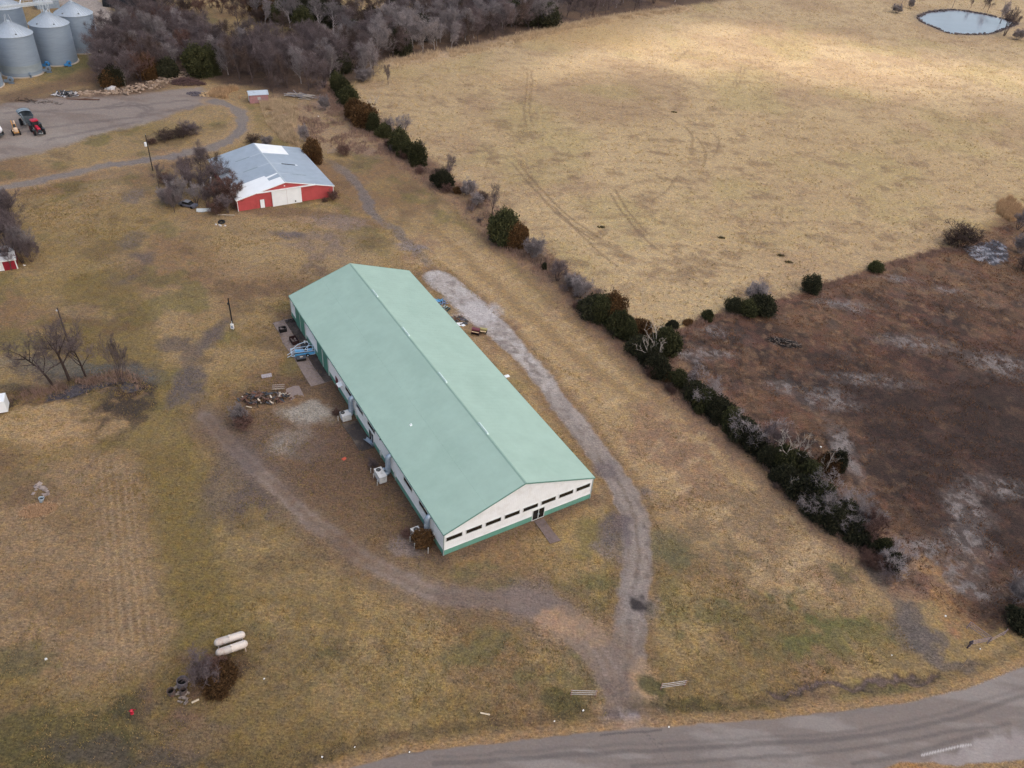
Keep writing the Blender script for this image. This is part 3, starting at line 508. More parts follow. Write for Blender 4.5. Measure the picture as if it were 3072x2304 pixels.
# far end: two pairs of green sliding doors
for v in (59.35, 56.6, 47.35, 44.45):
    m = MB().bb(-.16, -.06, v, v+2.62, .06, 4.08)
    k = v+.1
    while k < v+2.6: m.bb(-.185, -.16, k-.025, k+.025, .06, 4.08); k += .3
    d = m.build("sliding_door", mat("green_door_steel", (.11,.275,.215), .45, scale=.8, var=.1), hall)
    MB().bb(-.2, -.055, v-.06, v, .02, 4.1).build("door_edge", ltrim, d)
for v0, v1 in ((55.6, 62.6), (43.6, 50.9)): MB().bb(-.26, -.05, v0, v1, 4.09, 4.24).build("door_track", trim, hall)
# red side door under a small white canopy
d = MB().bb(-.07, 0, 40.15, 41.25, .05, 2.2).build("door", mat("maroon_door", S(122,52,62), .5, var=.15), hall); d["label"] = "maroon side door under the canopy"
MB().bb(-.13, -.07, 40.25, 40.3, 1.0, 1.15).build("handle", galv, d)
m = MB(); m.add([(0,37.8,2.5),(0,39.0,2.5),(-.75,39.0,2.3),(-.75,37.8,2.3),(0,37.8,2.58),(0,39.0,2.58),(-.75,39.0,2.38),(-.75,37.8,2.38)], [(0,1,2,3),(7,6,5,4),(0,4,5,1),(1,5,6,2),(2,6,7,3),(3,7,4,0)]); m.tube((0,37.9,1.9),(-.65,37.9,2.33),.03); m.tube((0,38.9,1.9),(-.65,38.9,2.33),.03)
m.build("canopy", white, hall)
for v, z, s_ in ((23.5,4.05,.22),(21.35,3.95,.12)):
    MB().lathe([(.02,0),(s_*.7,.02),(s_,.12),(s_*.6,.3),(.02,.34)], 10, (-.2, v, z-.15)).bb(-.2, 0, v-.04, v+.04, z-.02, z+.04).build("wall_lamp", dgrey, hall)
for v, z in ((21.5,.95),(16.05,1.25),(31.75,1.3),(2.9,1.2)):
    m = MB().bb(-.22, -.03, v-.2, v+.2, z-.38, z+.38).tube((-.1,v,z-.38),(-.1,v,0),.035).tube((-.14,v,z+.38),(-.14,v,z+.62),.1); m.build("utility_box", mat("pale_grey_box", (.62,.62,.60), .5, var=.12), hall)
# ------------------------------------------------------------------ air conditioners with wall ducts
acw = mat("weathered_white_cabinet", (.62,.60,.58), .55, scale=3, var=.12, dirt=(.30,.27,.24), dirt_amt=.7, dscale=1.6)
def aircon(v, label, cen, size, off_fan, elbow=True, rot=0):
    t = thing("air_conditioner", label, "air conditioner", BO, YAW, "air conditioners along the left wall")
    L_ = Matrix.Rotation(-YAW, 3, 'Z') @ (cen-BO); cx, cy_ = L_.x, L_.y; sx, sy, sz = size
    m = MB().box((cx,cy_,.12+sz/2),(sx,sy,sz)); 
    for k in range(6): m.box((cx-sx/2-.012, cy_, .3+k*.13), (.02, sy*.86, .05))
    for k in range(5): m.box((cx, cy_-sy/2-.012, .3+k*.15), (sx*.8, .02, .05))
    m.box((cx,cy_,.12+sz+.02),(sx+.05,sy+.05,.05)); m.box((cx,cy_,.06),(sx-.1,sy-.1,.12)); cab = m.build("cabinet", acw, t)
    fx, fy = cx+off_fan[0], cy_+off_fan[1]; r = .36
    MB().lathe([(r,0),(r,.06),(r-.05,.06),(r-.05,.005),(.01,.005)], 20, (fx, fy, .12+sz+.045)).build("fan_well", mat("fan_black", (.012,.012,.012), .6), cab)
    m = MB()
    for k in range(4):
        a = k*math.pi/2+.5; m.box((fx+math.cos(a)*.15, fy+math.sin(a)*.15, .12+sz+.075), (.26,.09,.012), rz=a)
    for rr in (.12, .22, .31): m.lathe([(rr,.0),(rr+.012,.0)], 20, (fx, fy, .12+sz+.11))
    m.build("fan", mat("fan_grey", (.16,.16,.16), .5), cab)
    # duct: out of the wall under the eave, down, and out to the cabinet
    R = .40; ux = -.62; m = MB(); top = 3.75
    pts = [(-.02,v,top+.12),(-.28,v,top+.12),(-.5,v,top-.02),(ux,v,top-.32),(ux,v,1.2),(ux,v,.86)]
    if elbow: pts += [(ux-.12,v-.02,.62),(ux-.4,v-.06,.52),(cx+sx/2-.02,cy_+(v-cy_)*.5,.5)]
    else: pts += [(ux,v,.55)]
    m.sweep(pts, [R*.92]*2+[R]*(len(pts)-2), 14); dct = m.build("duct", galv, t, True)
    for z in (3.2, 2.3, 1.5): MB().lathe([(R+.02,-.03),(R+.02,.03)], 16, (ux, v, z)).build("duct_band", galv, dct)
    if elbow:
        m = MB().sweep([(ux-.1,v+.45,.95),(ux-.5,v+.5,1.0),(cx+sx/2-.02,cy_+sy*.3,.95)], .26, 10); m.build("duct", galv, t, True)
    return t
aircon(32.6, "weathered white air conditioner with a tall wall duct, beside the dark concrete pad", G(1036.5,1241,1.1), (1.5,1.35,1.05), (-.38,.3))
aircon(17.5, "dirty white air conditioner with open louvres and wall duct, middle one of the left wall", G(1141,1420,1.1), (1.15,2.2,1.15), (-.05,.6))
aircon(4.05, "white air conditioner behind a brown bush at the building's near corner", G(1252,1600,1.1), (1.15,2.1,1.15), (.05,.55), False)
# thin guard posts round the units
pw = mat("pale_post", (.52,.49,.46), .6, scale=5, var=.2, rust=None)
for k, (b_, t_, tx) in enumerate([((1014.7,1262),(1014.3,1249.6),"beside the middle post gap of the far air conditioner"),((1112,1418),(1111,1405),"farthest of the three by the middle air conditioner"),((1121,1433.5),(1120.5,1421.5),"middle of the three by the middle air conditioner"),((1131.7,1456.5),(1131.3,1442),"nearest of the three by the middle air conditioner"),((1230.3,1624.5),(1230.4,1611),"left of the near air conditioner"),((1243,1645.5),(1243,1630),"in front of the near air conditioner"),((1284.2,1660),(1284.1,1644.5),"beside the brown bush at the near corner")]):
    b = G(*b_); h = max(.75, hgt(b_, t_)); m = MB().tube((0,0,0),(0,0,h),.06,.055,8).lathe([(.075,0),(.075,.04),(.0,.07)], 8, (0,0,h)); o = m.build("guard_post", pw); o.location = b; o.rotation_euler = (.03*(k % 3-1), .04*(k % 2), 0)
    tag(o, "thin pale guard post " + (tx if k else "beside the far air conditioner"), "post", "guard posts round the air conditioners")
# ------------------------------------------------------------------ things by the left wall
def half_duct(loc, rz):
    m = MB(); n = 8; L_ = 1.9; R = .33
    for i in range(n):
        a0, a1 = math.pi*(1+i/n), math.pi*(1+(i+1)/n)
        for (r0, s_) in ((R, 1), (R-.025, -1)):
            q = [(-L_/2, math.cos(a0)*r0, math.sin(a0)*r0), (L_/2, math.cos(a0)*r0, math.sin(a0)*r0), (L_/2, math.cos(a1)*r0, math.sin(a1)*r0), (-L_/2, math.cos(a1)*r0, math.sin(a1)*r0)]
            m.poly(*(q if s_ > 0 else q[::-1]))
    for s_ in (-1, 1): m.box((0, s_*R, .02), (L_, .06, .05))
    # rounded closed end
    m.lathe([(.001,-R),(R*.5,-R*.86),(R*.86,-R*.5),(R,0.0)], 16, (L_/2, 0, 0))
    o = m.build("metal_trough", galv); o.location = loc; o.rotation_euler = (0, .08, rz); return o
a, b = G(1097,1316,.4), G(1119,1331,.4); o = half_duct((a+b)/2+Vector((0,0,.02)), vang(a, b)); tag(o, "open galvanised half duct lying in front of the side entrance", "duct")
p = G(1033,1377); o = MB().box((0,0,.03),(.72,.55,.04)).box((0,0,.055),(.5,.34,.02)).build("orange_sign", mat("orange_red_board", S(205,90,66), .6, var=.12)); o.location = p; o.rotation_euler = (0,.05,.9); tag(o, "orange red board lying flat on the bare ground beyond the dark pad", "board")
p = G(800,1128); o = MB().box((0,0,.05),(1.7,.95,.07),rx=.03).box((.1,.05,.10),(.5,.2,.03)).box((0,.48,.08),(1.7,.05,.05)).build("grey_panel", mat("weathered_panel", S(168,158,160), .7, var=.12)); o.location = p; o.rotation_euler = (0,0,.45); tag(o, "pale grey sheet panel lying on the grass beyond the scrap heap", "panel")
# ------------------------------------------------------------------ red barn
redm = mat("red_steel", S(198,88,88), .55, scale=.9, var=.1, dirt=S(170,74,72), dirt_amt=.6, dscale=.4)
broof = mat("barn_roof_steel", (.34,.39,.45), .5, scale=.5, var=.07, dirt=(.42,.47,.53), dirt_amt=.5, dscale=.3)
bwhite = mat("white_barn_steel", (.86,.86,.86), .5, scale=.6, var=.04)
b0 = G(715.6, 635.1); b1 = G(999.5, 597.5); byaw = vang(b0, b1); bwid = (b1-b0).length
barn = thing("red_barn", "red barn with a patched grey and white metal roof behind the green-roofed building", "barn", b0, byaw)
bx = Matrix.Rotation(-byaw, 3, 'Z')
def bl(px, py, z): q = bx @ (G(px, py, z)-b0); return q.x, q.y
BEA = 2.95
b1 = G(1001, 589.5); byaw = vang(b0, b1); BWD = (b1-b0).length; barn.rotation_euler.z = byaw; BLN = 25.4; BEA = 2.9; BAP = 5.6; bs = (BAP-BEA)/(BWD/2)
m = MB()
m.poly((0,0,-.1),(BWD,0,-.1),(BWD,0,BEA),(BWD/2,0,BAP),(0,0,BEA)); m.poly((0,BLN,BEA),(BWD/2,BLN,BAP),(BWD,BLN,BEA),(BWD,BLN,-.1),(0,BLN,-.1))
m.poly((0,BLN,-.1),(0,0,-.1),(0,0,BEA),(0,BLN,BEA)); m.poly((BWD,0,-.1),(BWD,BLN,-.1),(BWD,BLN,BEA),(BWD,0,BEA))
k = .15
while k < BWD: m.bb(k-.03, k+.03, -.03, 0, 0, BEA+bs*(k if k < BWD/2 else BWD-k)-.06); k += .31
m.build("wall", redm, barn)
def bslope(name, sgn, mm, P, h0, h1, ribs=0):
    "roof panel on one slope: P = [(d from ridge, v), ...]"
    m = MB(); q = [(BWD/2+sgn*d_, v_) for d_, v_ in P]; n = len(q)
    ar = sum(q[i][0]*q[(i+1) % n][1]-q[(i+1) % n][0]*q[i][1] for i in range(n)); q = q if ar > 0 else q[::-1]
    zf = lambda u: BAP-bs*abs(u-BWD/2)
    m.add([(u, v_, zf(u)+h0) for u, v_ in q]+[(u, v_, zf(u)+h1) for u, v_ in q], [tuple(range(n-1,-1,-1)), tuple(range(n, 2*n))]+[(i, (i+1) % n, n+(i+1) % n, n+i) for i in range(n)])
    return m.build(name, mm, barn)
HD = BWD/2+.3
broofs = [bslope("roof", s_, broof, [(0,-.3),(HD,-.3),(HD,BLN+.2),(0,BLN+.2)], .02, .07) for s_ in (-1, 1)]
bslope("roof_patch", 1, bwhite, [(0.1,18.8),(7.0,19.2),(7.1,25.5),(.1,25.55)], .072, .085)["label"] = "large white patch of roof sheeting at the far end"
bslope("roof_patch", -1, bwhite, [(HD+.02,-.32),(.12,-.32),(.12,3.1),(2.9,3.15),(2.95,4.5),(.15,5.1),(.15,5.6),(2.95,5.45),(3.1,6.35),(HD+.02,6.35)], .072, .085)["label"] = "stepped white patch of roof sheeting over the near corner"
bslope("skylight_strip", 1, mat("dark_opening", (.014,.016,.02), .4), [(2.9,11.62),(6.2,11.55),(6.2,12.1),(2.9,12.25)], .072, .083)
bslope("skylight_strip", 1, bwhite, [(6.24,11.6),(6.8,11.6),(6.8,12.1),(6.24,12.1)], .072, .083)
gs = mat("grey_plastic_strip", (.26,.31,.33), .5, var=.15, scale=2); ps = mat("pale_roof_strip", (.47,.51,.55), .5, var=.1)
bslope("skylight_strip", 1, gs, [(3.4,5.1),(6.8,5.05),(6.8,5.45),(3.4,5.5)], .072, .083)
bslope("skylight_strip", -1, gs, [(3.1,11.7),(6.6,11.8),(6.6,12.25),(3.1,12.2)], .072, .083); bslope("skylight_strip", -1, gs, [(3.2,18.5),(6.6,18.7),(6.6,19.1),(3.2,19)], .072, .083)
for v_ in (5.2, 11.9, 18.7):
    for s_ in (-1, 1): bslope("roof_seam", s_, ps, [(.1,v_-.16),(2.85,v_-.16),(2.85,v_+.16),(.1,v_+.16)], .072, .081)
m = MB(); m.add([(BWD/2-.2,-.3,BAP-.2*bs+.09),(BWD/2,-.3,BAP+.11),(BWD/2+.2,-.3,BAP-.2*bs+.09),(BWD/2-.2,BLN,BAP-.2*bs+.09),(BWD/2,BLN,BAP+.11),(BWD/2+.2,BLN,BAP-.2*bs+.09)], [(0,1,4,3),(1,2,5,4)]); m.build("ridge_cap", ps, barn)
for s_ in (-1, 1):
    m = MB(); m.add([(BWD/2,-.34,BAP-.12),(BWD/2+s_*HD,-.34,BEA-.2),(BWD/2+s_*HD,-.34,BEA+.03),(BWD/2,-.34,BAP+.1),(BWD/2,-.3,BAP-.12),(BWD/2+s_*HD,-.3,BEA-.2),(BWD/2+s_*HD,-.3,BEA+.03),(BWD/2,-.3,BAP+.1)], [(0,1,2,3),(7,6,5,4),(0,4,5,1),(1,5,6,2),(2,6,7,3)]); m.build("rake_trim", bwhite, barn)
for u in (-.06, BWD-.06): MB().bb(u, u+.12, -.07, .06, -.1, BEA-.02).build("corner_trim", bwhite, barn)
MB().bb(4.6, 18.7, -.5, -.06, 3.86, 4.06).build("door_track", bwhite, barn)
for i, u in enumerate((8.05, 11.6)):
    m = MB().bb(u, u+3.5, -.3, -.18, .02, 3.84)
    k = u+.2
    while k < u+3.45: m.bb(k-.02, k+.02, -.32, -.3, .05, 3.8); k += .31
    d = m.build("sliding_door", bwhite, barn)
    if i: MB().bb(u+1.75, u+2.05, -.4, -.32, .35, .75).build("handle", dgrey, d)
m = MB().bb(5.2, 6.2, -.09, -.02, .02, 2.1); d = m.build("door", bwhite, barn); MB().bb(6.2, 6.3, -.1, 0, 0, 2.16).bb(5.1, 5.2, -.1, 0, 0, 2.16).build("door_frame", mat("brown_wood", S(100,66,50), .8), d)
MB().bb(11.15, 11.45, -.12, 0, 4.55, 4.75).build("wall_lamp", bwhite, barn)
# ------------------------------------------------------------------ small faded sheds
fred = mat("faded_red_board", S(176,128,128), .8, scale=1.6, var=.18, dirt=S(150,140,138), dirt_amt=.85, dscale=.5)
groofm = mat("grey_roof_steel", (.42,.47,.53), .55, scale=1, var=.12, dirt=(.26,.27,.28), dirt_amt=.7, dscale=.3)
def shed(name, label, A, B_, depth, he, hr, wall, roof, doors=None, over=.25, cat="shed"):
    "gabled shed: front long wall A->B, ridge parallel to it"
    yaw = vang(A, B_); Lg = (B_-A).length; t = thing(name, label, cat, A, yaw); m = MB()
    m.poly((0,0,-.1),(Lg,0,-.1),(Lg,0,he),(0,0,he)); m.poly((0,depth,he),(Lg,depth,he),(Lg,depth,-.1),(0,depth,-.1))
    for u, fl in ((0,1),(Lg,0)):
        q = [(u,0,-.1),(u,0,he),(u,depth/2,hr),(u,depth,he),(u,depth,-.1)]; m.poly(*(q if fl else q[::-1]))
    m.build("wall", wall, t); sl = (hr-he)/(depth/2); m = MB()
    for s_ in (0, 1):
        y0, y1, z0, z1 = (-over, depth/2, he-sl*over, hr) if s_ == 0 else (depth+over, depth/2, he-sl*over, hr)
        q = [(-over,y0,z0),(Lg+over,y0,z0),(Lg+over,y1,z1),(-over,y1,z1)]; q2 = [(a_,b_,c_+.07) for a_,b_,c_ in q]
        f = [(0,3,2,1),(4,5,6,7),(0,1,5,4),(1,2,6,5),(2,3,7,6),(3,0,4,7)]; f = f if s_ == 0 else [i[::-1] for i in f]
        m.add(q+q2, f)
    m.build("roof", roof, t)
    return t, Lg
t, Lg = shed("small_shed", "small faded red shed with a grey metal roof at the edge of the bare wood", Vector((-88.2,236.7,0)), Vector((-83.2,239.2,0)), 3.2, 2.55, 3.3, fred, groofm)
MB().bb(-.06,0,.9,2.1,.3,2.0).build("door", bwhite, t); MB().bb(2.4,3.3,-.06,0,1.0,1.8).build("window", mat("pale_board", S(190,184,180), .7), t)
sred = mat("deep_red_board", S(150,38,52), .6, scale=1.2, var=.12); swhite = mat("white_paint", (.80,.79,.77), .6, scale=1, var=.08, dirt=(.5,.47,.44), dirt_amt=.4, dscale=.6)
A = Vector((-106.6,127.0,0)); B_ = Vector((-100.0,131.0,0)); t, Lg = shed("red_shed", "red shed with white trim under bare trees at the left edge", A, B_, 5.5, 2.4, 3.9, sred, mat("worn_white_roof", (.60,.59,.60), .6, scale=1.5, var=.15, dirt=(.2,.18,.17), dirt_amt=.5, dscale=.35))
MB().bb(Lg-3.6,Lg-2.3,-.07,0,.1,2.05).build("door", swhite, t); MB().bb(Lg-.15,Lg+.05,-.08,.06,-.1,2.35).build("corner_trim", swhite, t); MB().bb(-.2,Lg+.25,-.33,-.26,2.1,2.32).build("eave_trim", swhite, t)
m = MB(); m.add([(Lg-4.2,-.27,2.32),(Lg-1.9,-.27,2.32),(Lg-1.9,.9,2.98),(Lg-4.2,.9,2.98)], [(0,1,2,3)]); 
for u,v0,v1 in ((Lg-3.9,.0,.7),(Lg-2.6,1.2,2.1)): pass
MB().box((Lg-3.6,.45,2.78),(2.2,.9,.05),rx=math.atan2(1.5,2.75)).build("roof_patch", mat("brown_roof_patch", S(104,72,68), .8, var=.2), t); MB().box((Lg-1.7,1.75,3.46),(2.0,.85,.05),rx=math.atan2(1.5,2.75)).build("roof_patch", mat("black_roof_patch", (.03,.03,.032), .8, var=.2), t)
wm = mat("white_plastic", (.84,.85,.87), .4, scale=1, var=.04)
A = Vector((-79.75,88.1,0)); yawt = vang((-79.9,87.9), (-77.7,88.95)); t = thing("white_trailer", "plain white box trailer cut off by the left edge of the photo", "trailer", Vector((-82.5,86.7,0)), yawt)
m = MB().bb(0,5.3,0,2.3,.55,2.6).bb(.1,5.2,.08,2.22,2.6,2.66).bb(4.2,4.7,-.012,0,1.1,1.3); m.build("body", wm, t); m = MB()
for u in (1.6, 2.5): 
    for v_ in (-.02, 2.12): m.tube((u,v_,.33),(u,v_+.2,.33),.33,.33,14)
m.build("wheel", dgrey, t)
# ------------------------------------------------------------------ grain bins
gal2 = mat("bin_steel", (.30,.36,.44), .45, scale=.5, var=.07, metal=.25, stretch=(1,1,9), dirt=(.24,.29,.36), dirt_amt=.6, dscale=.06)
gal3 = mat("bin_roof_steel", (.46,.51,.57), .4, scale=1, var=.08, metal=.25, dirt=(.38,.38,.38), dirt_amt=.4, dscale=.2)
cream = mat("bin_base_concrete", S(196,182,168), .85, var=.1)
def bin_(label, c, R=5.75, he=11.75, ha=15.1, hatch=(-1.75,-.75), corr=True, vert=False, name="grain_bin"):
    t = thing(name, label, "grain bin", c, 0, "steel grain bins"); m = MB(); prof = []
    if vert:
        n = 72; vs = []
        for z in (.25, he):
            for i in range(n):
                r = R+(.0 if i % 3 else .14); a = 2*math.pi*i/n; vs.append((r*math.cos(a), r*math.sin(a), z))
        m.add(vs, [(i,(i+1) % n,n+(i+1) % n,n+i) for i in range(n)])
    else:
        k = 0; z = .25
        while z < he:
            prof.append((R+(.03 if k % 2 else -.0), min(z, he))); z += .14; k += 1
        prof.append((R, he)); m.lathe(prof, 64)
    m.build("wall", gal2, t, not vert)
    m = MB()
    if not vert:
        for z in [1.1+1.12*i for i in range(10)]: m.lathe([(R+.02,z-.025),(R+.05,z),(R+.02,z+.025)], 64)
        m.build("seam_ring", mat("bin_seam", (.26,.31,.38), .5, metal=.2), t)
    m = MB().lathe([(R+.22,he-.06),(R+.22,he+.02),(.55,ha),(.5,ha+.25),(0,ha+.35)], 48)
    rf = m.build("roof", gal3, t); m = MB()
    for i in range(36):
        a = 2*math.pi*i/36; m.tube((math.cos(a)*(R+.18),math.sin(a)*(R+.18),he+.06),(math.cos(a)*.7,math.sin(a)*.7,ha),.05,.035,4,False)
    m.build("rib", mat("rib_steel", (.40,.45,.51), .4, metal=.25), rf)
    m = MB(); s0 = .42; m.lathe([(R*.62+.05, he+(ha-he)*.42),(R*.62+.12, he+(ha-he)*.42-.02)], 48); rr = R*.66
    for dz in (0,): m.lathe([(rr,he+(ha-he)*.36+.08),(rr+.07,he+(ha-he)*.35+.08)], 48)
    m.build("stiffener_ring", mat("ring_steel", (.24,.28,.34), .5, metal=.2), rf)
    for a in hatch:
        r = R*.86; z = he+(ha-he)*.17; m = MB().box((0,0,.14),(.45,.4,.28)).build("roof_vent", mat("vent_grey", (.16,.17,.18), .5), t); m.location = (r*math.cos(a), r*math.sin(a), z); m.rotation_euler = (0,0,a)
    MB().lathe([(R+.35,-.1),(R+.35,.22),(R-.1,.24)], 48).build("base_ring", cream, t)
    return t
S1, S2, S3 = Vector((-162.6,244.6,0)), Vector((-158.6,258.8,0)), Vector((-158.1,273.4,0))
s1 = bin_("tall grey grain bin with a faded lower band, nearest whole bin by the rubble bank", S1)
s2 = bin_("tall grey grain bin with blue fans at its foot, between the two other whole bins", S2)
s3 = bin_("grey grain bin with a pale cone roof, farthest right of the row by the wood", S3)
_e = G(64,19,11.75); s4c = Vector((_e.x-5.75*.95, _e.y-5.75*.3, 0)); s4 = bin_("grey grain bin partly behind the conveyor bridge at the top left corner", s4c)
s5 = bin_("ribbed grey bin cut off by the left edge with a square grey fan beside it", Vector((-166.6,229.6,0)), 5.75, 10.5, 13.6, (), vert=True)
bb_ = MB().lathe([(5.79,1.3),(5.82,1.5),(5.79,3.3),(5.82,3.35),(5.80,3.4)], 64).build("lower_band", mat("faded_steel", (.36,.42,.47), .5, scale=.6, var=.1, metal=.2), s1, True)
blue = mat("blue_paint", S(70,140,200), .45, var=.12); bgrey = mat("blue_grey_paint", S(118,132,148), .5, var=.12)
def fan(label, loc, rz, m_, k=1.0):
    t = thing("bin_fan", label, "fan", loc, rz, "aeration fans at the grain bins"); a = MB()
    a.lathe([(.15,-.3),(.75,-.28),(.85,0),(.75,.28),(.15,.3)], 6, M=Matrix.Translation((0,0,.95*k)) @ Matrix.Rotation(math.pi/2,4,'X') @ Matrix.Scale(k,4), close=True); a.box((0,0,.08),(1.2*k,.8*k,.16)); a.box((-.9*k,0,.55*k),(1.4*k,.5*k,.6*k)); a.build("housing", m_, t)
    MB().lathe([(.30,0),(.30,.03)], 18, M=Matrix.Translation((0,-.31*k,.95*k)) @ Matrix.Rotation(math.pi/2,4,'X') @ Matrix.Scale(k,4), close=True).build("inlet", dgrey, t); return t
fan("square grey fan with a dark round inlet beside the ribbed bin at the left edge", G(35,250), .2, bgrey, 1.2); fan("small grey fan at the near foot of the faded-band bin", G(93,232), -1.0, bgrey, .9); fan("round grey fan housing at the right foot of the faded-band bin", G(148,217), .3, bgrey, 1.15)
fan("bright blue fan between the faded-band bin and its neighbour", G(144,202), .2, blue, 1.1); fan("bright blue fan at the right foot of the middle bin", G(209,198), .9, blue, 1.0); fan("light blue fan lying beside the farthest right bin", G(312,144), .5, mat("light_blue_paint", S(110,180,214), .45, var=.1), .9)
# conveyor bridge over the bins and the elevator tower
cw = mat("galvanised_truss", (.62,.66,.70), .4, scale=2, var=.1, metal=.25)
pa_, pb_ = Vector((-174,242,17.0)), Vector((-157.5,262.0,17.0))
t = thing("conveyor_bridge", "pale steel conveyor bridge with railings running over the grain bin roofs", "conveyor", (0,0,0)); dv = (pb_-pa_).normalized(); nv = Vector((-dv.y,dv.x,0)); Lb = (pb_-pa_).length
m = MB(); 
for s_ in (-.5,.5):
    for z in (0,.75): m.tube(pa_+nv*s_+Vector((0,0,z)), pb_+nv*s_+Vector((0,0,z)), .07, .07, 6)
    k = 0
    while k < Lb-1.2:
        m.tube(pa_+dv*k+nv*s_, pa_+dv*(k+.6)+nv*s_+Vector((0,0,.75)), .04,.04,5); m.tube(pa_+dv*(k+.6)+nv*s_+Vector((0,0,.75)), pa_+dv*(k+1.2)+nv*s_, .04,.04,5); k += 1.2
m.build("truss", cw, t); mid = (pa_+pb_)/2; MB().box(mid+Vector((0,0,.35)), (Lb,.5,.4), rz=vang(pa_,pb_)).build("conveyor", cw, t); MB().box(mid+nv*.95+Vector((0,0,.1)), (Lb,.75,.05), rz=vang(pa_,pb_)).build("walkway", mat("grating", (.35,.36,.38), .6, var=.1), t)
m = MB(); k = 0
while k <= Lb: m.tube(pa_+dv*k+nv*1.32+Vector((0,0,.1)), pa_+dv*k+nv*1.32+Vector((0,0,1.2)), .03,.03,5); k += 1.5
for z in (.65,1.2): m.tube(pa_+nv*1.32+Vector((0,0,z)), pb_+nv*1.32+Vector((0,0,z)), .03,.03,5)
m.build("railing", cw, t); m = MB()
for c_, hh in ((S1,15.3),(S2,15.3)):
    for a in (.3, 2.4, 4.5): m.tube(c_+Vector((math.cos(a)*1.2,math.sin(a)*1.2,hh-.9)), c_+Vector((math.cos(a)*.6,math.sin(a)*.6,17.0)), .06,.06,5)
m.build("support", cw, t)
t = thing("elevator_tower", "pale grey lattice elevator tower with spouts rising out of the top of the photo", "tower", Vector((-165.5,270,0))); m = MB()
for sx in (-.9,.9):
    for sy in (-.9,.9): m.tube((sx,sy,0),(sx,sy,32),.09,.09,6)
z = 0
while z < 31:
    for a,b in (((-.9,-.9),(.9,-.9)),((.9,-.9),(.9,.9)),((.9,.9),(-.9,.9)),((-.9,.9),(-.9,-.9))): m.tube((*a,z),(*b,z+2),.05,.05,5); m.tube((*b,z),(*a,z+2),.05,.05,5)
    z += 2
m.build("lattice", cw, t); MB().bb(-.5,-.1,-.3,.3,0,31).bb(.1,.5,-.3,.3,0,31).build("leg_casing", galv, t); m = MB()
for e in (Vector((5.5,-10,-1+15.8)), Vector((6.8,3.2,15.8)), Vector((2.0,-16,17.6))): m.tube((.3,-.3,29), e, .17,.17,8)
m.build("spout", cw, t)
t = thing("low_shed", "low grey flat shed with a white ridge behind the middle grain bin", "shed", G(142,22), .75); MB().bb(-4,4,-2.5,2.5,0,2.6).build("wall", galv, t); MB().box((0,-1.3,2.85),(8.3,2.8,.08),rx=.2).box((0,1.3,2.85),(8.3,2.8,.08),rx=-.2).build("roof", mat("dull_roof", (.30,.32,.33), .6, var=.15), t); MB().bb(-3.8,3.8,-.25,.25,3.12,3.22).build("ridge_cap", bwhite, t)
# ------------------------------------------------------------------ farm vehicles
blk = mat("black_rubber", (.016,.016,.017), .8, var=.2); red = mat("red_paint", S(196,36,62), .35, var=.08, spec=.5); cab_ = glass("cab_glass", (.02,.028,.03), .08); dkp = mat("dark_machine_grey", (.05,.055,.06), .5, var=.2)
def wheel(root, c, r, wd, rimm, axis='Y'):
    M = Matrix.Translation(c) @ (Matrix.Rotation(math.pi/2, 4, 'X') if axis == 'Y' else Matrix.Rotation(math.pi/2, 4, 'Y'))
    m = MB().lathe([(r*.55,-wd/2),(r*.93,-wd/2),(r,-wd*.35),(r,wd*.35),(r*.93,wd/2),(r*.55,wd/2)], 22, M=M)
    for i in range(18):
        a = 2*math.pi*i/18; c2 = M @ Vector((math.cos(a)*r, math.sin(a)*r, 0)); m.box(c2, (.1,wd*.9,.1) if axis == 'Y' else (wd*.9,.1,.1))
    w_ = m.build("wheel", blk, root); MB().lathe([(.02,-wd*.3),(r*.3,-wd*.32),(r*.56,-wd*.42),(r*.56,wd*.42),(r*.3,wd*.32),(.02,wd*.3)], 18, M=M).build("rim", rimm, w_); return w_
TZ = vang(G(82,350), G(122,398))
t = thing("tractor", "red tractor with a black front coupled to the grey cart in the farmyard", "tractor", G(113,396), vang(G(95,372), G(122,402)), None)
m = MB().bb(.3,2.9,-.42,.42,1.0,1.75); m.add([(.3,-.42,1.75),(2.9,-.38,1.62),(2.9,.38,1.62),(.3,.42,1.75),(.4,-.3,2.02),(2.7,-.28,1.85),(2.7,.28,1.85),(.4,.3,2.02)], [(0,1,5,4),(1,2,6,5),(2,3,7,6),(3,0,4,7),(4,5,6,7)]); m.build("hood", red, t)
MB().bb(2.9,3.1,-.40,.40,.8,1.6).bb(3.1,3.75,-.42,.42,.75,1.15).bb(-1.3,2.9,-.35,.35,.7,1.0).bb(3.75,3.9,-.6,.6,.6,1.0).build("front_weights", dkp, t)
MB().bb(-1.25,.35,-.78,.78,1.5,3.0).build("cab", cab_, t); m = MB(); 
for u in (-1.27,.33):
    for v_ in (-.8,.74): m.bb(u,u+.07,v_,v_+.07,1.4,3.02)
m.build("cab_frame", dkp, t); MB().bb(-1.45,.55,-.88,.88,3.0,3.14).box((-.45,0,3.2),(1.6,1.4,.12)).build("cab_roof", red, t)
MB().tube((.55,.62,1.6),(.55,.62,3.1),.07).tube((1.2,-.9,1.9),(1.2,-1.25,2.4),.03).bb(1.12,1.3,-1.32,-1.2,2.3,2.7).build("exhaust", dkp, t)
for u, r, wd in ((-.7,1.0,.6),(2.2,.75,.5)):
    for v_ in (-1.15,1.15): wheel(t, (u,v_,r), r, wd, mat("red_rim", S(150,40,50), .5))
MB().bb(-1.6,.1,-1.5,-.85,1.95,2.05).bb(-1.6,.1,.85,1.5,1.95,2.05).bb(1.6,2.8,-1.45,-.9,1.5,1.56).bb(1.6,2.8,.9,1.45,1.5,1.56).build("fender", dkp, t)
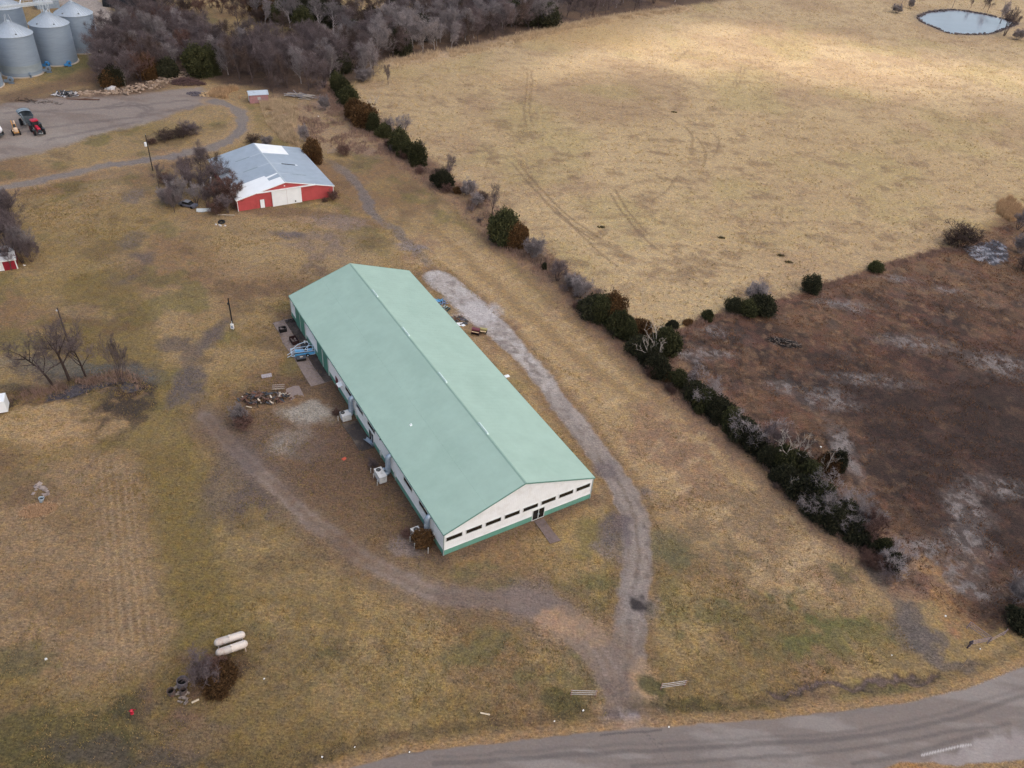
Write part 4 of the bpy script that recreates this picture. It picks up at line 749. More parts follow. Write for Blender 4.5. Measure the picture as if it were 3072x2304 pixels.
m = MB(); [m.bb(3.9,3.94,v_-.1,v_+.1,.85,.95) for v_ in (-.4,0,.4)]; m.build("headlight", bwhite, t)
cg = mat("grey_cart_paint", (.22,.26,.29), .5, scale=1, var=.15)
t = thing("grain_cart", "dark grey grain cart with a rounded open tub behind the red tractor", "cart", G(86,376), vang(G(82,350), G(122,398)))
m = MB(); n = 10
for (x0, w0, z0), (x1, w1, z1) in (((-2.6,1.55,3.2),(2.2,1.55,3.2)),):
    P0 = [(x0, -w0, z0), (x0+.6, -.5, 1.1), (x0+.6, .5, 1.1), (x0, w0, z0)]; P1 = [(x1, -w1, z1), (x1-.7, -.5, 1.1), (x1-.7, .5, 1.1), (x1, w1, z1)]
    m.add(P0+P1, [(0,4,5,1),(1,5,6,2),(2,6,7,3),(0,1,2,3),(7,6,5,4)]); m.add([Vector(p)*1 for p in P0+P1], [(1,5,4,0),(2,6,5,1),(3,7,6,2),(3,2,1,0),(4,5,6,7)])
m.build("tub", cg, t); m = MB(); n = 14
for i in range(n):
    a0, a1 = math.pi*i/n, math.pi*(i+1)/n
    for x_ in (-2.6,): m.add([(x_-.05, math.cos(a0)*1.6, 3.1+math.sin(a0)*.75),(x_-.05, math.cos(a1)*1.6, 3.1+math.sin(a1)*.75),(x_+2.2, math.cos(a1)*1.6, 3.1+math.sin(a1)*.75),(x_+2.2, math.cos(a0)*1.6, 3.1+math.sin(a0)*.75)], [(0,1,2,3)])
m.build("tarp", mat("grey_tarp", (.27,.32,.35), .6, var=.12, scale=2), t); m = MB()
for x_ in (-2.7,-1.5,-.4): m.path([(x_, math.cos(math.pi*i/12)*1.64, 3.12+math.sin(math.pi*i/12)*.77) for i in range(13)], .05, 5)
m.build("tarp_bow", bgrey, t); m = MB()
for x_ in (-1.6,-.4,.9):
    for s_ in (-1,1): m.tube((x_,s_*1.56,3.1),(x_,s_*.55,1.15),.06,.06,5)
m.build("rib", mat("cart_rib", (.30,.35,.38), .5), t); MB().tube((1.6,-.9,.9),(2.9,-1.5,4.2),.22,.22,10).build("unload_auger", cg, t)
MB().bb(-1.8,3.6,-.12,.12,.75,.95).bb(-1.2,-.8,-1.2,1.2,.75,.95).build("chassis", dkp, t)
for v_ in (-1.45,1.45): wheel(t, (-1.0,v_,.85), .85, .6, bgrey)
yel = mat("orange_yellow_paint", S(206,150,84), .5, var=.15, scale=2); ycr = mat("cream_paint", S(226,196,168), .5, var=.1)
t = thing("yellow_machine", "worn orange trencher with a raised boom between the tractor and the white tank trailer", "machine", G(50,402), vang(G(38,372), G(60,410)))
MB().bb(-1.2,1.2,-.6,.6,.6,1.2).bb(-.6,.4,-.45,.45,1.2,1.6).build("chassis", yel, t); MB().lathe([(.01,.0),(.5,.05),(.55,.4),(.55,.9),(.4,1.1),(.01,1.15)], 14, (0.95,0,.9)).build("engine_cover", ycr, t)
m = MB().tube((-.8,-.2,1.3),(-2.3,-.25,2.9),.16,.14,8).box((-1.6,.1,1.7),(.7,.9,.8)); m.build("boom", yel, t); MB().tube((-1.5,.35,1.6),(-2.5,.4,2.7),.17,.17,8).tube((.0,-.62,1.1),(1.0,-.7,1.35),.16,.16,8).build("cylinder", ycr, t); MB().bb(-.1,.3,-.3,.3,1.6,2.1).bb(-.2,-.1,-.3,.3,1.6,2.6).build("seat", dkp, t)
for u in (-.8,.9):
    for v_ in (-.8,.8): wheel(t, (u,v_,.45), .45, .35, ycr)
t = thing("tank_trailer", "white oval tank on a dark trailer cut off by the left edge in the farmyard", "tank trailer", G(-6,402), vang(G(-10,380), G(12,404)))
m = MB().sweep([(-2.6,0,1.75),(-2.5,0,1.75),(-2.2,0,1.75),(0,0,1.75),(2.0,0,1.75),(2.3,0,1.75),(2.45,0,1.75)], [.2,.7,1.0,1.08,1.0,.7,.2], 20); m.build("tank", wm, t, True); m = MB()
for x_ in (-1.5,0,1.5): m.lathe([(1.09,-.05),(1.11,0),(1.09,.05)], 22, M=Matrix.Translation((x_,0,1.75)) @ Matrix.Rotation(math.pi/2,4,'Y'))
m.tube((0,0,2.7),(0,0,3.0),.28); m.build("band", swhite, t); MB().bb(-2.6,3.4,-.5,.5,.55,.72).bb(2.2,2.4,-1.1,1.1,.5,.7).build("chassis", dkp, t)
for u in (-.8,1.0):
    for v_ in (-1.0,1.0): wheel(t, (u,v_,.5), .5, .35, bgrey)
# ------------------------------------------------------------------ propane tanks
ptm = mat("chalky_white_tank", S(214,202,192), .55, scale=1.4, var=.07, dirt=S(176,122,98), dirt_amt=.75, dscale=.9)
def ptank(label, A, B_):
    yaw = vang(A, B_); Lg = (B_-A).length; t = thing("propane_tank", label, "gas tank", Vector((A.x,A.y,0)), yaw, "propane tanks on the lawn"); R = .47
    M = Matrix.Translation((0,0,.95)) @ Matrix.Rotation(math.pi/2,4,'Y'); pr = [(.001,-.0)]
    for i in range(1,7): a = math.pi/2*i/6; pr.append((R*math.sin(a), R*(1-math.cos(a))))
    pr += [(R, Lg/2-.02),(R+.012,Lg/2),(R,Lg/2+.02)]
    for i in range(0,7): a = math.pi/2*i/6; pr.append((max(.001,R*math.cos(a)), Lg-R+R*math.sin(a)))
    MB().lathe(pr, 26, M=M).build("tank", ptm, t, True)
    for x_ in (.42, Lg-.42):
        for s_ in (-1,1): MB().tube((x_,s_*.34,.62),(x_,s_*.42,0),.055,.055,8).build("leg", ptm, t)
    m = MB().lathe([(.16,0),(.16,.16),(.12,.2),(.01,.22)], 16, (Lg*.5,0,1.40)).tube((Lg*.42,0,1.35),(Lg*.42,0,1.5),.04); m.build("valve_dome", ptm, t)
    for x_ in (.42, Lg-.42): MB().tube((x_,.1,1.38),(x_+.02,.1,1.52),.035).build("lifting_lug", galv, t)
    return t
ptank("chalky white propane tank with rust streaks, the one nearer the bush", Vector((-31.45,51.0,0)), Vector((-28.25,52.85,0)))
ptank("white propane tank on the far side of the pair, beyond its rustier twin", Vector((-32.1,52.3,0)), Vector((-28.95,54.0,0)))
# ------------------------------------------------------------------ barrels and scraps beside the bush
rust = mat("rusty_drum", S(96,84,80), .8, scale=2.5, var=.25, dirt=S(120,70,48), dirt_amt=.8, dscale=1.6)
def drum(label, loc, r, h, tilt=(0,0), m_=rust):
    t = thing("open_drum", label, "drum", loc, 0, "open drums by the bush"); t.rotation_euler = (tilt[0],tilt[1],0)
    MB().lathe([(r,0),(r,h*.33),(r+.02,h*.34),(r,h*.35),(r,h*.66),(r+.02,h*.67),(r,h*.68),(r,h),(r+.02,h),(r+.02,h+.03),(r-.03,h+.03),(r-.03,.1),(.01,.1)], 24).build("shell", m_, t); MB().lathe([(r-.04,.0),(.01,.001)], 18, (0,0,h*.4)).build("ash", mat("black_ash", (.008,.008,.008), .9), t); return t
drum("largest open drum with a pale side, leaning by the bush", Vector((-34.0,47.25,0)), .58, 1.05, (-.05,.12), mat("pale_drum", S(112,104,108), .8, var=.2)); drum("small open drum standing apart on the left of the largest drum", Vector((-34.7,46.15,0)), .4, .85, (.1,-.05)); drum("small open drum in front of the largest drum above the pale ash heap", Vector((-33.5,46.2,0)), .36, .85, (-.15,.1))
pb = G(545,2085); m = MB(); rr = random.Random(4)
for i in range(26): m.rock((rr.gauss(0,.45), rr.gauss(0,.6), .08+rr.random()*.15), rr.uniform(.12,.3), (1,.7,.5), i)
o = m.build("ash_heap", mat("pale_ash", S(150,136,126), .95, scale=3, var=.3, dirt=S(90,76,70), dirt_amt=.8)); o.location = pb; tag(o, "pale heap of ash and broken block in front of the open drums", "heap")
for i, (px, py, l, w_, rz, lab) in enumerate([(586,2104,.8,.22,.7,"white board on the grass right of the ash heap"),(565,2044,.55,.25,1.2,"short white board standing by the largest drum"),(643,1996,.7,.2,-.1,"pale stick of timber in the bare bush by the propane tanks"),(687,2034,.75,.14,1.5,"pale board right of the red-brown cedar mound"),(1455,2142,1.1,.18,-.05,"thin pale board lying in the grass near the road"),(1082,1429,.1,.1,0,""),(747,1221.5,.95,.18,-.1,"pale board in front of the scrap heap"),(757,1262,.55,.2,-.15,"")]):
    if not lab: continue
    o = MB().box((0,0,.06),(l,w_,.06)).box((l*.2,.02,.1),(l*.4,w_*.5,.04),rz=.1).build("board", mat("bleached_board", S(214,196,170), .8, scale=3, var=.15)); o.location = G(px,py); o.rotation_euler = (.04,.08,rz); tag(o, lab, "board", "loose pale boards on the grass")
# hydrant
t = thing("hydrant", "bright red hydrant in a bare patch near the bottom left of the lawn", "hydrant", G(396.5,2140.5)); m = MB().lathe([(.19,0),(.19,.06),(.13,.07),(.13,.55),(.17,.57),(.17,.62),(.13,.66),(.06,.74),(.04,.8),(.01,.8)], 16); m.build("body", red, t)
for a in (0, math.pi/2, math.pi): MB().tube((0,0,.45),(math.cos(a)*.23,math.sin(a)*.23,.45),.07,.07,10).build("outlet", red, t)
MB().tube((-.25,.45,.05),(.1,.5,.05),.05,.05,6).build("red_scrap", mat("dull_red", S(150,46,50), .6)).location = G(399,2142)
tag(bpy.data.objects["red_scrap"], "small dull red pipe lying beside the hydrant", "pipe")
# flower bed with a pot
c = G(115,1532); t = thing("flower_bed", "oval stone-edged bed of dry stems with a pale pot on the left lawn", "flower bed", c, .42); m = MB(); rr = random.Random(9); ax, ay = 2.6, 1.45
for i in range(34):
    a = 2*math.pi*i/34; (m.rock((math.cos(a)*ax*rr.uniform(.92,1.08), math.sin(a)*ay*rr.uniform(.92,1.08), .03), rr.uniform(.07,.17), (1.2,.7,.5), i) if i % 4 else None)
m.build("stone_edging", mat("bed_stone", S(164,140,112), .9, scale=4, var=.2), t); m = MB().lathe([(1,-.02),(.9,.08),(.5,.14),(.01,.16)], 24, M=Matrix.Diagonal((ax,ay,1,1))); m.build("soil", mat("bed_soil", S(140,112,84), .95, scale=3, var=.45, dirt=S(96,72,54), dirt_amt=.8, dscale=.9), t)
m = MB()
for i in range(1800):
    a = rr.uniform(0,6.28); r = math.sqrt(rr.random()); x, y = math.cos(a)*r*ax*.9, math.sin(a)*r*ay*.9; h = rr.uniform(.15,.55); dx, dy = rr.gauss(0,.25), rr.gauss(0,.25)
    m.poly((x-.02,y,.08),(x+.02,y,.08),(x+dx,y+dy,h))
m.build("dry_stems", mat("dry_stem", S(196,158,124), .9, scale=6, var=.3), t)
p = thing("plant_pot", "pale blue-white pot with a dark mouth in the oval bed", "pot", G(124,1506), .0); p.rotation_euler = (-.15,.2,0); MB().lathe([(.22,0),(.36,.7),(.38,.72),(.38,.76),(.33,.76),(.3,.5),(.01,.48)], 20).build("shell", mat("pale_pot", S(176,186,194), .5, var=.08), p); MB().lathe([(.32,.0),(.01,.01)], 16, (0,0,.52)).build("soil", mat("pot_soil", S(70,76,80), .9), p)
m = MB(); rr = random.Random(12)
for i in range(16): m.rock((rr.uniform(-1.2,1.2), rr.uniform(-.9,.9), .03), rr.uniform(.15,.42), (1.2,.8,.3), i+50)
o = m.build("broken_slab_patch", mat("slab_grey", S(160,144,136), .9, scale=2, var=.3, dirt=S(96,84,84), dirt_amt=.8)); o.location = G(128,1470); tag(o, "patch of broken pale paving slabs behind the oval bed", "paving")
# ------------------------------------------------------------------ poles
wood_ = mat("dark_pole_wood", (.045,.036,.032), .9, scale=3, var=.3, stretch=(3,3,.3)); brw = mat("brown_pole_wood", (.085,.062,.052), .9, scale=3, var=.3)
t = thing("utility_pole", "tall dark utility pole with a white transformer beside the loop track", "pole", G(459,512.2)); MB().tube((0,0,-.1),(0,0,9.1),.15,.11,10).build("post", wood_, t)
MB().lathe([(.01,0),(.28,.02),(.3,.1),(.3,.85),(.26,.95),(.01,1.0)], 16, (-.42,-.1,6.3)).build("transformer", wm, t); MB().bb(-.25,0,-.15,-.05,6.5,6.6).bb(-.25,0,-.15,-.05,7.0,7.1).build("bracket", galv, t); MB().tube((0,0,8.9),(.05,0,9.45),.03).build("insulator", galv, t)
t = thing("meter_pole", "short black pole with a pale meter box at its foot in the open lawn", "pole", G(700,988)); MB().tube((0,0,-.1),(0,0,6.7),.14,.12,10).build("post", mat("black_pole", (.014,.013,.013), .8), t)
m = MB().bb(-.28,.28,-.42,-.12,.35,1.35).tube((.1,-.25,0),(.1,-.25,.4),.06).tube((0,-.2,1.3),(0,-.18,1.9),.05); b = m.build("meter_box", swhite, t); MB().bb(-.16,.16,-.45,-.42,.6,1.0).build("meter", mat("meter_blue", S(120,140,170), .4), b); MB().bb(-.3,-.12,-.12,.1,5.4,5.75).build("lamp", dkp, t)
m = MB(); rr = random.Random(3)
for i in range(120): x, y = rr.gauss(0,.4), rr.gauss(-.2,.35); m.poly((x-.02,y,0),(x+.02,y,0),(x+rr.gauss(0,.1),y,rr.uniform(.2,.5)))
m.build("weeds", mat("pale_weed", S(150,140,104), .9), t)
t = thing("yard_light_pole", "brown pole with a small white lamp among the left bare trees", "pole", G(217,1062)); 
MB().tube((0,0,-.1),(0,0,9.4),.15,.11,10).build("post", brw, t); MB().bb(-.3,0,-.1,.1,8.8,9.0).build("lamp", swhite, t)
for lab, b_, h in (("thin grey pole in the far pasture left of the pond",(2697,35),11),("thin grey pole behind the far bank of the pond",(2856,25),11)):
    t = thing("utility_pole", lab, "pole", G(*b_), 0, "poles round the far pond"); MB().tube((0,0,0),(0,0,h),.14,.1,8).build("post", mat("grey_pole", (.16,.14,.14), .9), t); MB().bb(-1.1,1.1,-.06,.06,h-.5,h-.38).build("crossarm", brw, t)
# ------------------------------------------------------------------ rail fences
rail = mat("weathered_rail", S(196,186,180), .7, scale=4, var=.15, dirt=S(130,110,104), dirt_amt=.5); rpost = mat("rail_post", S(156,112,98), .8, var=.2)
def railfence(name, label, cat, A, B_, zs, pr=.06, rr_=.05, h=1.3, grp=None, posts=2, rm=rail, pm_=rpost):
    Lg = (B_-A).length; t = thing(name, label, cat, Vector((A.x,A.y,0)), vang(A,B_), grp)
    for i in range(posts):
        x = Lg*i/(posts-1); MB().tube((x,0,-.1),(x,0,h),pr+.015,pr,8).build("post", pm_, t)
    for z in zs: MB().box((Lg/2,-.05,z),(Lg+.15,.045,rr_*2)).build("rail", rm, t)
    return t
railfence("rail_fence", "short white three-rail fence left of the drive entrance", "fence", G(1712,2087), G(1786,2089), (.42,.8,1.2), h=1.32, grp="rail fences at the drive entrance")
railfence("rail_fence", "short weathered rail fence right of the drive entrance, half in weeds", "fence", G(1981,2068), G(2053,2058), (.45,.82,1.2), h=1.3, grp="rail fences at the drive entrance")
grail = mat("dull_steel_rail", S(150,132,134), .6, var=.15)
c0 = G(2963,1930)
railfence("corner_fence", "three-rail steel fence panel running up from the corner post at the bottom right", "fence", c0, G(2900,1884), (.5,.9,1.25), grp="fence panels meeting at the bottom right corner", rm=grail, pm_=grail)
railfence("corner_fence", "low rail panel running left from the corner post by the bottom right ditch", "fence", c0, G(2908,1940), (.5,.85,1.2), grp="fence panels meeting at the bottom right corner", rm=grail, pm_=grail)
railfence("corner_fence", "sloping panel running right from the corner post to the dark bush", "fence", c0, G(3010,1905), (.55,1.15), grp="fence panels meeting at the bottom right corner", rm=grail, pm_=grail)
m = MB().tube((0,0,-.1),(.08,.05,1.5),.09,.08,8).bb(-.15,.2,-.1,.12,.9,1.3); o = m.build("fence_post", mat("dark_blue_post", S(66,60,72), .7)); o.location = G(2902,1943); tag(o, "thick dark post at the left end of the low rail panel", "post")
m = MB().tube((0,0,-.1),(.25,.15,1.6),.05,.05,8); m.lathe([(.07,0),(.05,.04)], 8, (.25,.15,1.6)); o = m.build("marker_post", mat("grey_post", S(156,136,118), .8)); o.location = G(2883,2002); tag(o, "leaning pale marker post in the ditch by the road", "post")
t = railfence("farm_gate", "pale tubular gate standing among red brush behind the barn track", "gate", G(983,463), G(1011,458), (.3,.6,.9,1.2), pr=.04, rr_=.035, h=1.35, rm=mat("gate_tube", S(170,150,142), .5), pm_=mat("gate_tube", (.5,.5,.5)))
for i, (px, py, h, lab) in enumerate([(1993,1006,1.9,"dark leaning corner post where the hedgerow meets the marsh fence"),(1620,795,1.6,"dark fence post left of a low cedar in the hedgerow"),(1990,1128,1.4,"bleached broken stub standing at the hedgerow edge of the marsh")]):
    o = MB().tube((0,0,-.1),(.2,.05,h),.1,.07,7).box((.2,.05,h),(.2,.16,.05),rz=.4).build("fence_post", brw if i < 2 else rail); o.location = G(px,py); tag(o, lab, "post")
# ------------------------------------------------------------------ scrap heap, burn pile, pallets, junk by the doors
rr = random.Random(21)
def heap(name, label, cat, loc, rx, ry, n, mats, rz=0, h=.6, smin=.25, smax=.9, stuff=False):
    "a heap of separate bits, each kind of bit its own part"
    t = thing(name, label, cat, loc, rz)
    if stuff: t["kind"] = "stuff"
    for k, (nm, m_, kind, cnt) in enumerate(mats):
        m = MB()
        for i in range(cnt):
            a, r = rr.uniform(0,6.28), math.sqrt(rr.random()); x, y = math.cos(a)*r*rx, math.sin(a)*r*ry; z = h*(1-r*r)*rr.uniform(.3,1)+.06; s_ = rr.uniform(smin,smax)
            if kind == 'stick': dvx = Vector((rr.gauss(0,1),rr.gauss(0,.6),rr.gauss(0,.25))).normalized()*s_; m.tube(Vector((x,y,z))-dvx, Vector((x,y,z))+dvx, .045, .035, 5)
            elif kind == 'board': m.box((x,y,z),(s_*1.8,s_*.45,.05), rz=rr.uniform(0,3.1), ry=rr.gauss(0,.3), rx=rr.gauss(0,.3))
            elif kind == 'rock': m.rock((x,y,z*.7), s_*.5, (1,.8,.6), rr.randint(0,9999))
        m.build(nm, m_, t)
    return t
chark = mat("charred_wood", (.03,.026,.025), .9, scale=4, var=.4); weath = mat("weathered_wood", S(132,112,104), .85, scale=3, var=.25); palew = mat("pale_scrap", S(206,190,172), .7, scale=3, var=.15); steelk = mat("dark_scrap_steel", (.06,.065,.075), .5, var=.3); brn = mat("brown_scrap", S(104,74,62), .85, var=.3)
heap("scrap_heap", "dark heap of charred timber and scrap metal at the end of the pale concrete patch", "scrap heap", G(795,1196), 4.3, 1.7, 0, [("charred_timber",chark,'stick',70),("dark_scrap",steelk,'board',26),("brown_scrap",brn,'board',24),("weathered_board",weath,'stick',34),("pale_scrap",palew,'board',9)], .2, .8)
t = thing("pallet", "grey slatted pallet lying on the right end of the scrap heap", "pallet", G(836,1168), .25); m = MB()
for i in range(7): m.box((-.9+.3*i,0,.62),(.1,1.2,.03))
m.build("slat", weath, t); m = MB(); [m.box((0,y,.55),(2.0,.08,.1)) for y in (-.55,0,.55)]; m.build("bearer", palew, t)
# dark boxes and blue frame on the far slab
def openbox(label, loc, rz, sx, sy, sz, m_, inner):
    t = thing("open_bin", label, "bin", loc, rz, "dark open bins on the far concrete pad"); m = MB()
    for a,b in ((0,-sy/2),(0,sy/2)): m.box((a,b,sz/2+.1),(sx,.06,sz))
    for a,b in ((-sx/2,0),(sx/2,0)): m.box((a,b,sz/2+.1),(.06,sy-.06,sz))
    m.box((0,0,.16),(sx-.06,sy-.06,.05)); m.build("shell", m_, t); m = MB()
    for i in range(9): m.rock((rr.uniform(-sx*.36,sx*.36),rr.uniform(-sy*.36,sy*.36),.3+rr.random()*sz*.35),rr.uniform(.12,.25),(1,.8,.6),i)
    m.build("contents", inner, t); return t
black = mat("black_box_paint", (.012,.011,.011), .6, var=.3); gry = mat("grey_rubbish", S(120,108,106), .9, var=.3)
openbox("small black bin with grey rubbish, farthest on the concrete pad", G(849,994), .55, 1.25,1.0,.7, black, gry); openbox("larger dark red-black bin with grey scraps in the middle of the pad", G(883,1027), .62, 1.15,1.9,.75, mat("maroon_black", (.035,.014,.014), .7, var=.3), gry)
t = thing("storage_trunk", "low black trunk with a pale handle, nearest on the concrete pad", "trunk", G(904,1080), .45); MB().bb(-.8,.8,-.5,.5,.08,.55).build("body", black, t); MB().bb(-.83,.83,-.53,.53,.55,.66).build("lid", steelk, t); MB().bb(-.2,.3,-.09,.09,.66,.72).build("handle", palew, t)
lblue = mat("sky_blue_paint", S(98,172,222), .45, var=.15, scale=2); pblue = mat("pale_blue_tube", S(196,214,232), .45, var=.1)
t = thing("tube_frame_trailer", "sky blue and white tube frame with blue panels beside the green doors", "metal frame", G(910,1062), .46); m = MB(); Q = [(-2.1,-.5,.2),(1.9,-.9,.25),(2.1,.7,.3),(-2.0,.8,.25)]
for z in (0,.75):
    for i in range(4): a, b = Vector(Q[i])+Vector((0,0,z)), Vector(Q[(i+1)%4])+Vector((0,0,z)); m.tube(a,b,.05,.05,6)
for q in Q: m.tube(q, Vector(q)+Vector((0,0,.8)), .05,.05,6)
m.path([(-2.1,.3,1.0),(-.6,1.1,1.5),(.9,1.3,1.7),(1.3,.4,1.7),(.4,-.2,1.2)], .05, 6); m.path([(-2.8,-.2,.5),(-1.4,.4,.9),(-.2,-.5,1.3),(1.2,-.4,1.1)], .05, 6); m.path([(.6,-.8,1.0),(1.0,.2,1.6),(1.9,.5,1.1),(1.5,-.7,1.0)], .05, 6); m.path([(-2.9,-.6,.25),(-1.9,-.4,.55),(-1.5,-.8,.4)], .045, 6); m.build("tube_frame", pblue, t)
MB().box((.2,-.85,.5),(3.6,.06,.55)).box((-.6,.2,.75),(1.6,.8,.06),ry=.15).box((1.2,.1,.6),(.9,.9,.05)).build("panel", lblue, t); MB().box((-.3,-.1,.45),(2.6,.9,.05)).box((.3,1.0,1.0),(1.0,.05,.7),rz=.2).build("dark_panel", steelk, t)
for v_ in (-.7,.7): wheel(t, (.6,v_*1.4,.28), .28, .18, pblue)
m = MB().lathe([(.16,0),(.2,.5),(.17,.52),(.16,.1),(.01,.1)], 14); o = m.build("white_bucket", swhite); o.location = G(914.5,1030); tag(o, "white bucket by the near wall beyond the blue frame", "bucket"); m = MB().lathe([(.11,0),(.12,.3),(.05,.4),(.05,.48),(.01,.48)], 12); o = m.build("white_jug", swhite); o.location = G(921.5,1028); tag(o, "small white jug against the wall beside the white bucket", "jug")
heap("leaf_pile", "dark pile of dead leaves at the far end of the concrete pad", "leaf pile", G(872,965), 1.0, .8, 0, [("leaf",chark,'board',50)], .4, .35, .06, .16)
# ------------------------------------------------------------------ right side of the hall: pianos and scrap
ma = mat("maroon_wood", S(120,66,74), .5, scale=2, var=.12); dbr = mat("dark_brown_wood", (.022,.012,.011), .6, var=.3); yg = mat("yellowed_wood", S(172,160,108), .55, var=.12); keyb = mat("pale_keys", S(226,200,160), .5)
t = thing("upright_piano", "old upright piano with a maroon top and dark front on the gravel", "piano", G(1427,1003), -.18, "two old pianos dumped on the gravel")
MB().bb(-.75,.75,-.3,.35,.1,1.25).bb(-.75,-.68,-.6,-.3,.1,.75).bb(.68,.75,-.6,-.3,.1,.75).build("case", dbr, t); MB().bb(-.8,.8,-.34,.4,1.25,1.31).bb(-.78,.78,-.36,-.3,1.0,1.2).bb(-.78,.78,-.62,-.3,.75,.8).build("lid", ma, t); MB().bb(-.66,.66,-.6,-.34,.8,.83).build("keyboard", keyb, t)
t = thing("spinet_piano", "lower piano with a yellowed top and thin legs beside the maroon one", "piano", G(1449,1000), -.12, "two old pianos dumped on the gravel")
MB().bb(-.7,.7,-.05,.4,.35,.95).bb(-.7,.7,-.45,-.05,.45,.6).build("case", dbr, t); MB().bb(-.74,.74,-.08,.45,.95,1.02).bb(-.74,.74,-.1,-.05,.75,.92).build("lid", yg, t); MB().bb(-.62,.62,-.43,-.1,.6,.64).build("keyboard", keyb, t)
for x,y in ((-.66,-.4),(.66,-.4),(-.66,.35),(.66,.35)): MB().bb(x-.045,x+.045,y-.045,y+.045,0,.5).build("leg", dbr, t)
heap("blue_scrap", "sky blue metal scrap beside the right wall of the long building", "scrap", G(1318,908), 1.3, 1.0, 0, [("blue_sheet",lblue,'board',10),("blue_rail",mat("lavender_rail", S(150,172,214), .5),'stick',5),("dark_scrap",steelk,'board',4)], .2, .5, .4, .9)
heap("teal_scrap", "dark green and pale scrap close to the right wall below the blue scrap", "scrap", G(1336,928), 1.0, .8, 0, [("pale_scrap",mat("pale_grey_scrap", S(170,180,178), .6),'board',6),("dark_scrap",mat("teal_scrap_paint", S(40,66,64), .6),'board',7)], .2, .4, .3, .7)
heap("black_scrap", "heap of black tyres, pipes and rubbish left of the two pianos", "scrap heap", G(1378,962), 2.0, 1.3, 0, [("black_scrap",steelk,'board',18),("grey_pipe",mat("grey_pipe_paint", S(128,128,150), .5),'stick',10),("brown_scrap",brn,'board',10)], -.4, .6, .25, .6)
o = MB().box((0,0,.1),(1.4,1.0,.05),rx=.1).box((.5,-.4,.12),(.7,.6,.05),rz=.5).build("white_sheet", wm); o.location = G(1381,974); o.rotation_euler = (0,.05,.3); tag(o, "white plastic sheet on the ground between the black scrap and the roof edge", "sheet")
o = MB().box((0,0,.06),(.85,.7,.06)).box((.1,.1,.1),(.4,.3,.03),rz=.4).build("white_board", wm); o.location = G(1521,1129); o.rotation_euler = (0,0,.6); tag(o, "white board lying alone along the right wall of the long building", "board")
# ------------------------------------------------------------------ yard rubble
conc = mat("broken_concrete", S(176,152,132), .9, scale=2, var=.2, dirt=S(120,100,86), dirt_amt=.6); wch = mat("white_chunk", S(214,208,206), .8, var=.12)
def line_heap(name, label, pts, n, wid, m_, smin, smax, seed, hh=.7):
    r_ = random.Random(seed); P = [G(*p) for p in pts]; m = MB()
    for i in range(n):
        k = r_.uniform(0, len(P)-1.001); a = P[int(k)].lerp(P[int(k)+1], k-int(k)); m.rock((a.x+r_.gauss(0,wid), a.y+r_.gauss(0,wid*1.2), .15+r_.random()*hh), r_.uniform(smin,smax), (1.2,.8,.5), r_.randint(0,99999))
    o = m.build(name, m_); return tag(o, label, "rubble", None, "stuff")
line_heap("rubble", "long bank of broken pale concrete between the farmyard and the wood", [(370,275),(430,268),(480,246),(520,238),(560,226),(610,215)], 260, 1.7, conc, .12,.55, 5); line_heap("rubble", "low scatter of broken concrete along the left part of the yard bank", [(240,284),(300,280),(350,280),(420,276)], 90, 1.0, conc, .15,.5, 6, .35)
heap("white_debris_heap", "heap of white sheets and dark rubbish on the bank above the tractor", "scrap heap", G(200,288), 4.0, 1.8, 0, [("white_sheet",wch,'board',22),("dark_scrap",steelk,'board',26),("grey_scrap",gry,'rock',30)], .1, 1.6, .4, 1.2)
o = MB().rock((0,0,.5),1.3,(1,.7,.5),3).rock((-1.4,.2,.35),.8,(1,.8,.5),8).rock((1.2,-.5,.2),.5,(1,.8,.5),9).build("white_block", wch); o.location = G(335,272); tag(o, "big white broken block in the middle of the yard bank", "block")
heap("timber_pile", "dark wet timbers lying along the yard edge left of the white heap", "timber pile", G(110,308), 7, 1.3, 0, [("dark_timber",chark,'stick',40),("brown_timber",brn,'stick',14)], .1, .5, .8, 2.0)
o = MB().tube((-4.5,0,.3),(4.5,.3,.4),.2,.14,7).tube((-1,.3,.35),(2.6,1.1,.6),.1,.07,6).build("log", brn); o.location = G(250,302); o.rotation_euler = (0,0,.18); tag(o, "long brown log lying on the yard edge right of the white heap", "log")
heap("brush_pile", "reddish brush pile at the right end of the rubble bank", "brush pile", G(562,252), 5.5, 2.2, 0, [("twig",mat("red_brown_twig", S(104,80,78), .9, var=.3),'stick',420)], .15, 2.0, .5, 1.5)
o = heap("gravel_heap", "small pale heap of gravel beside the track at the right end of the yard", "gravel heap", G(618,285), 2.6, 1.8, 0, [("gravel",mat("tan_gravel", S(186,158,124), .95, var=.15),'rock',160)], 0, 1.0, .2, .7)
heap("dark_gravel_heap", "dark grey heap of gravel left of the pale heap at the yard end", "gravel heap", G(588,283), 2.8, 1.8, 0, [("gravel",mat("slate_gravel", S(104,96,102), .95, var=.2),'rock',150)], 0, .8, .2, .6)
m = MB(); rr2 = random.Random(17)
t = thing("lumber_stack", "grey stack of old boards and pipes beside the small faded shed", "lumber stack", G(906,292), .0); m1, m2 = MB(), MB()
for i in range(34): x, y = rr2.gauss(0,1.6), rr2.gauss(0,.9); (m1 if i % 3 else m2).box((x,y,.15+rr2.random()*.8),(rr2.uniform(2.5,6.5),.22,.08), rz=rr2.gauss(-.25,.22), ry=rr2.gauss(0,.06))
m1.build("weathered_board", mat("silver_board", S(150,144,146), .8, var=.2), t); m2.build("pale_board", palew, t)
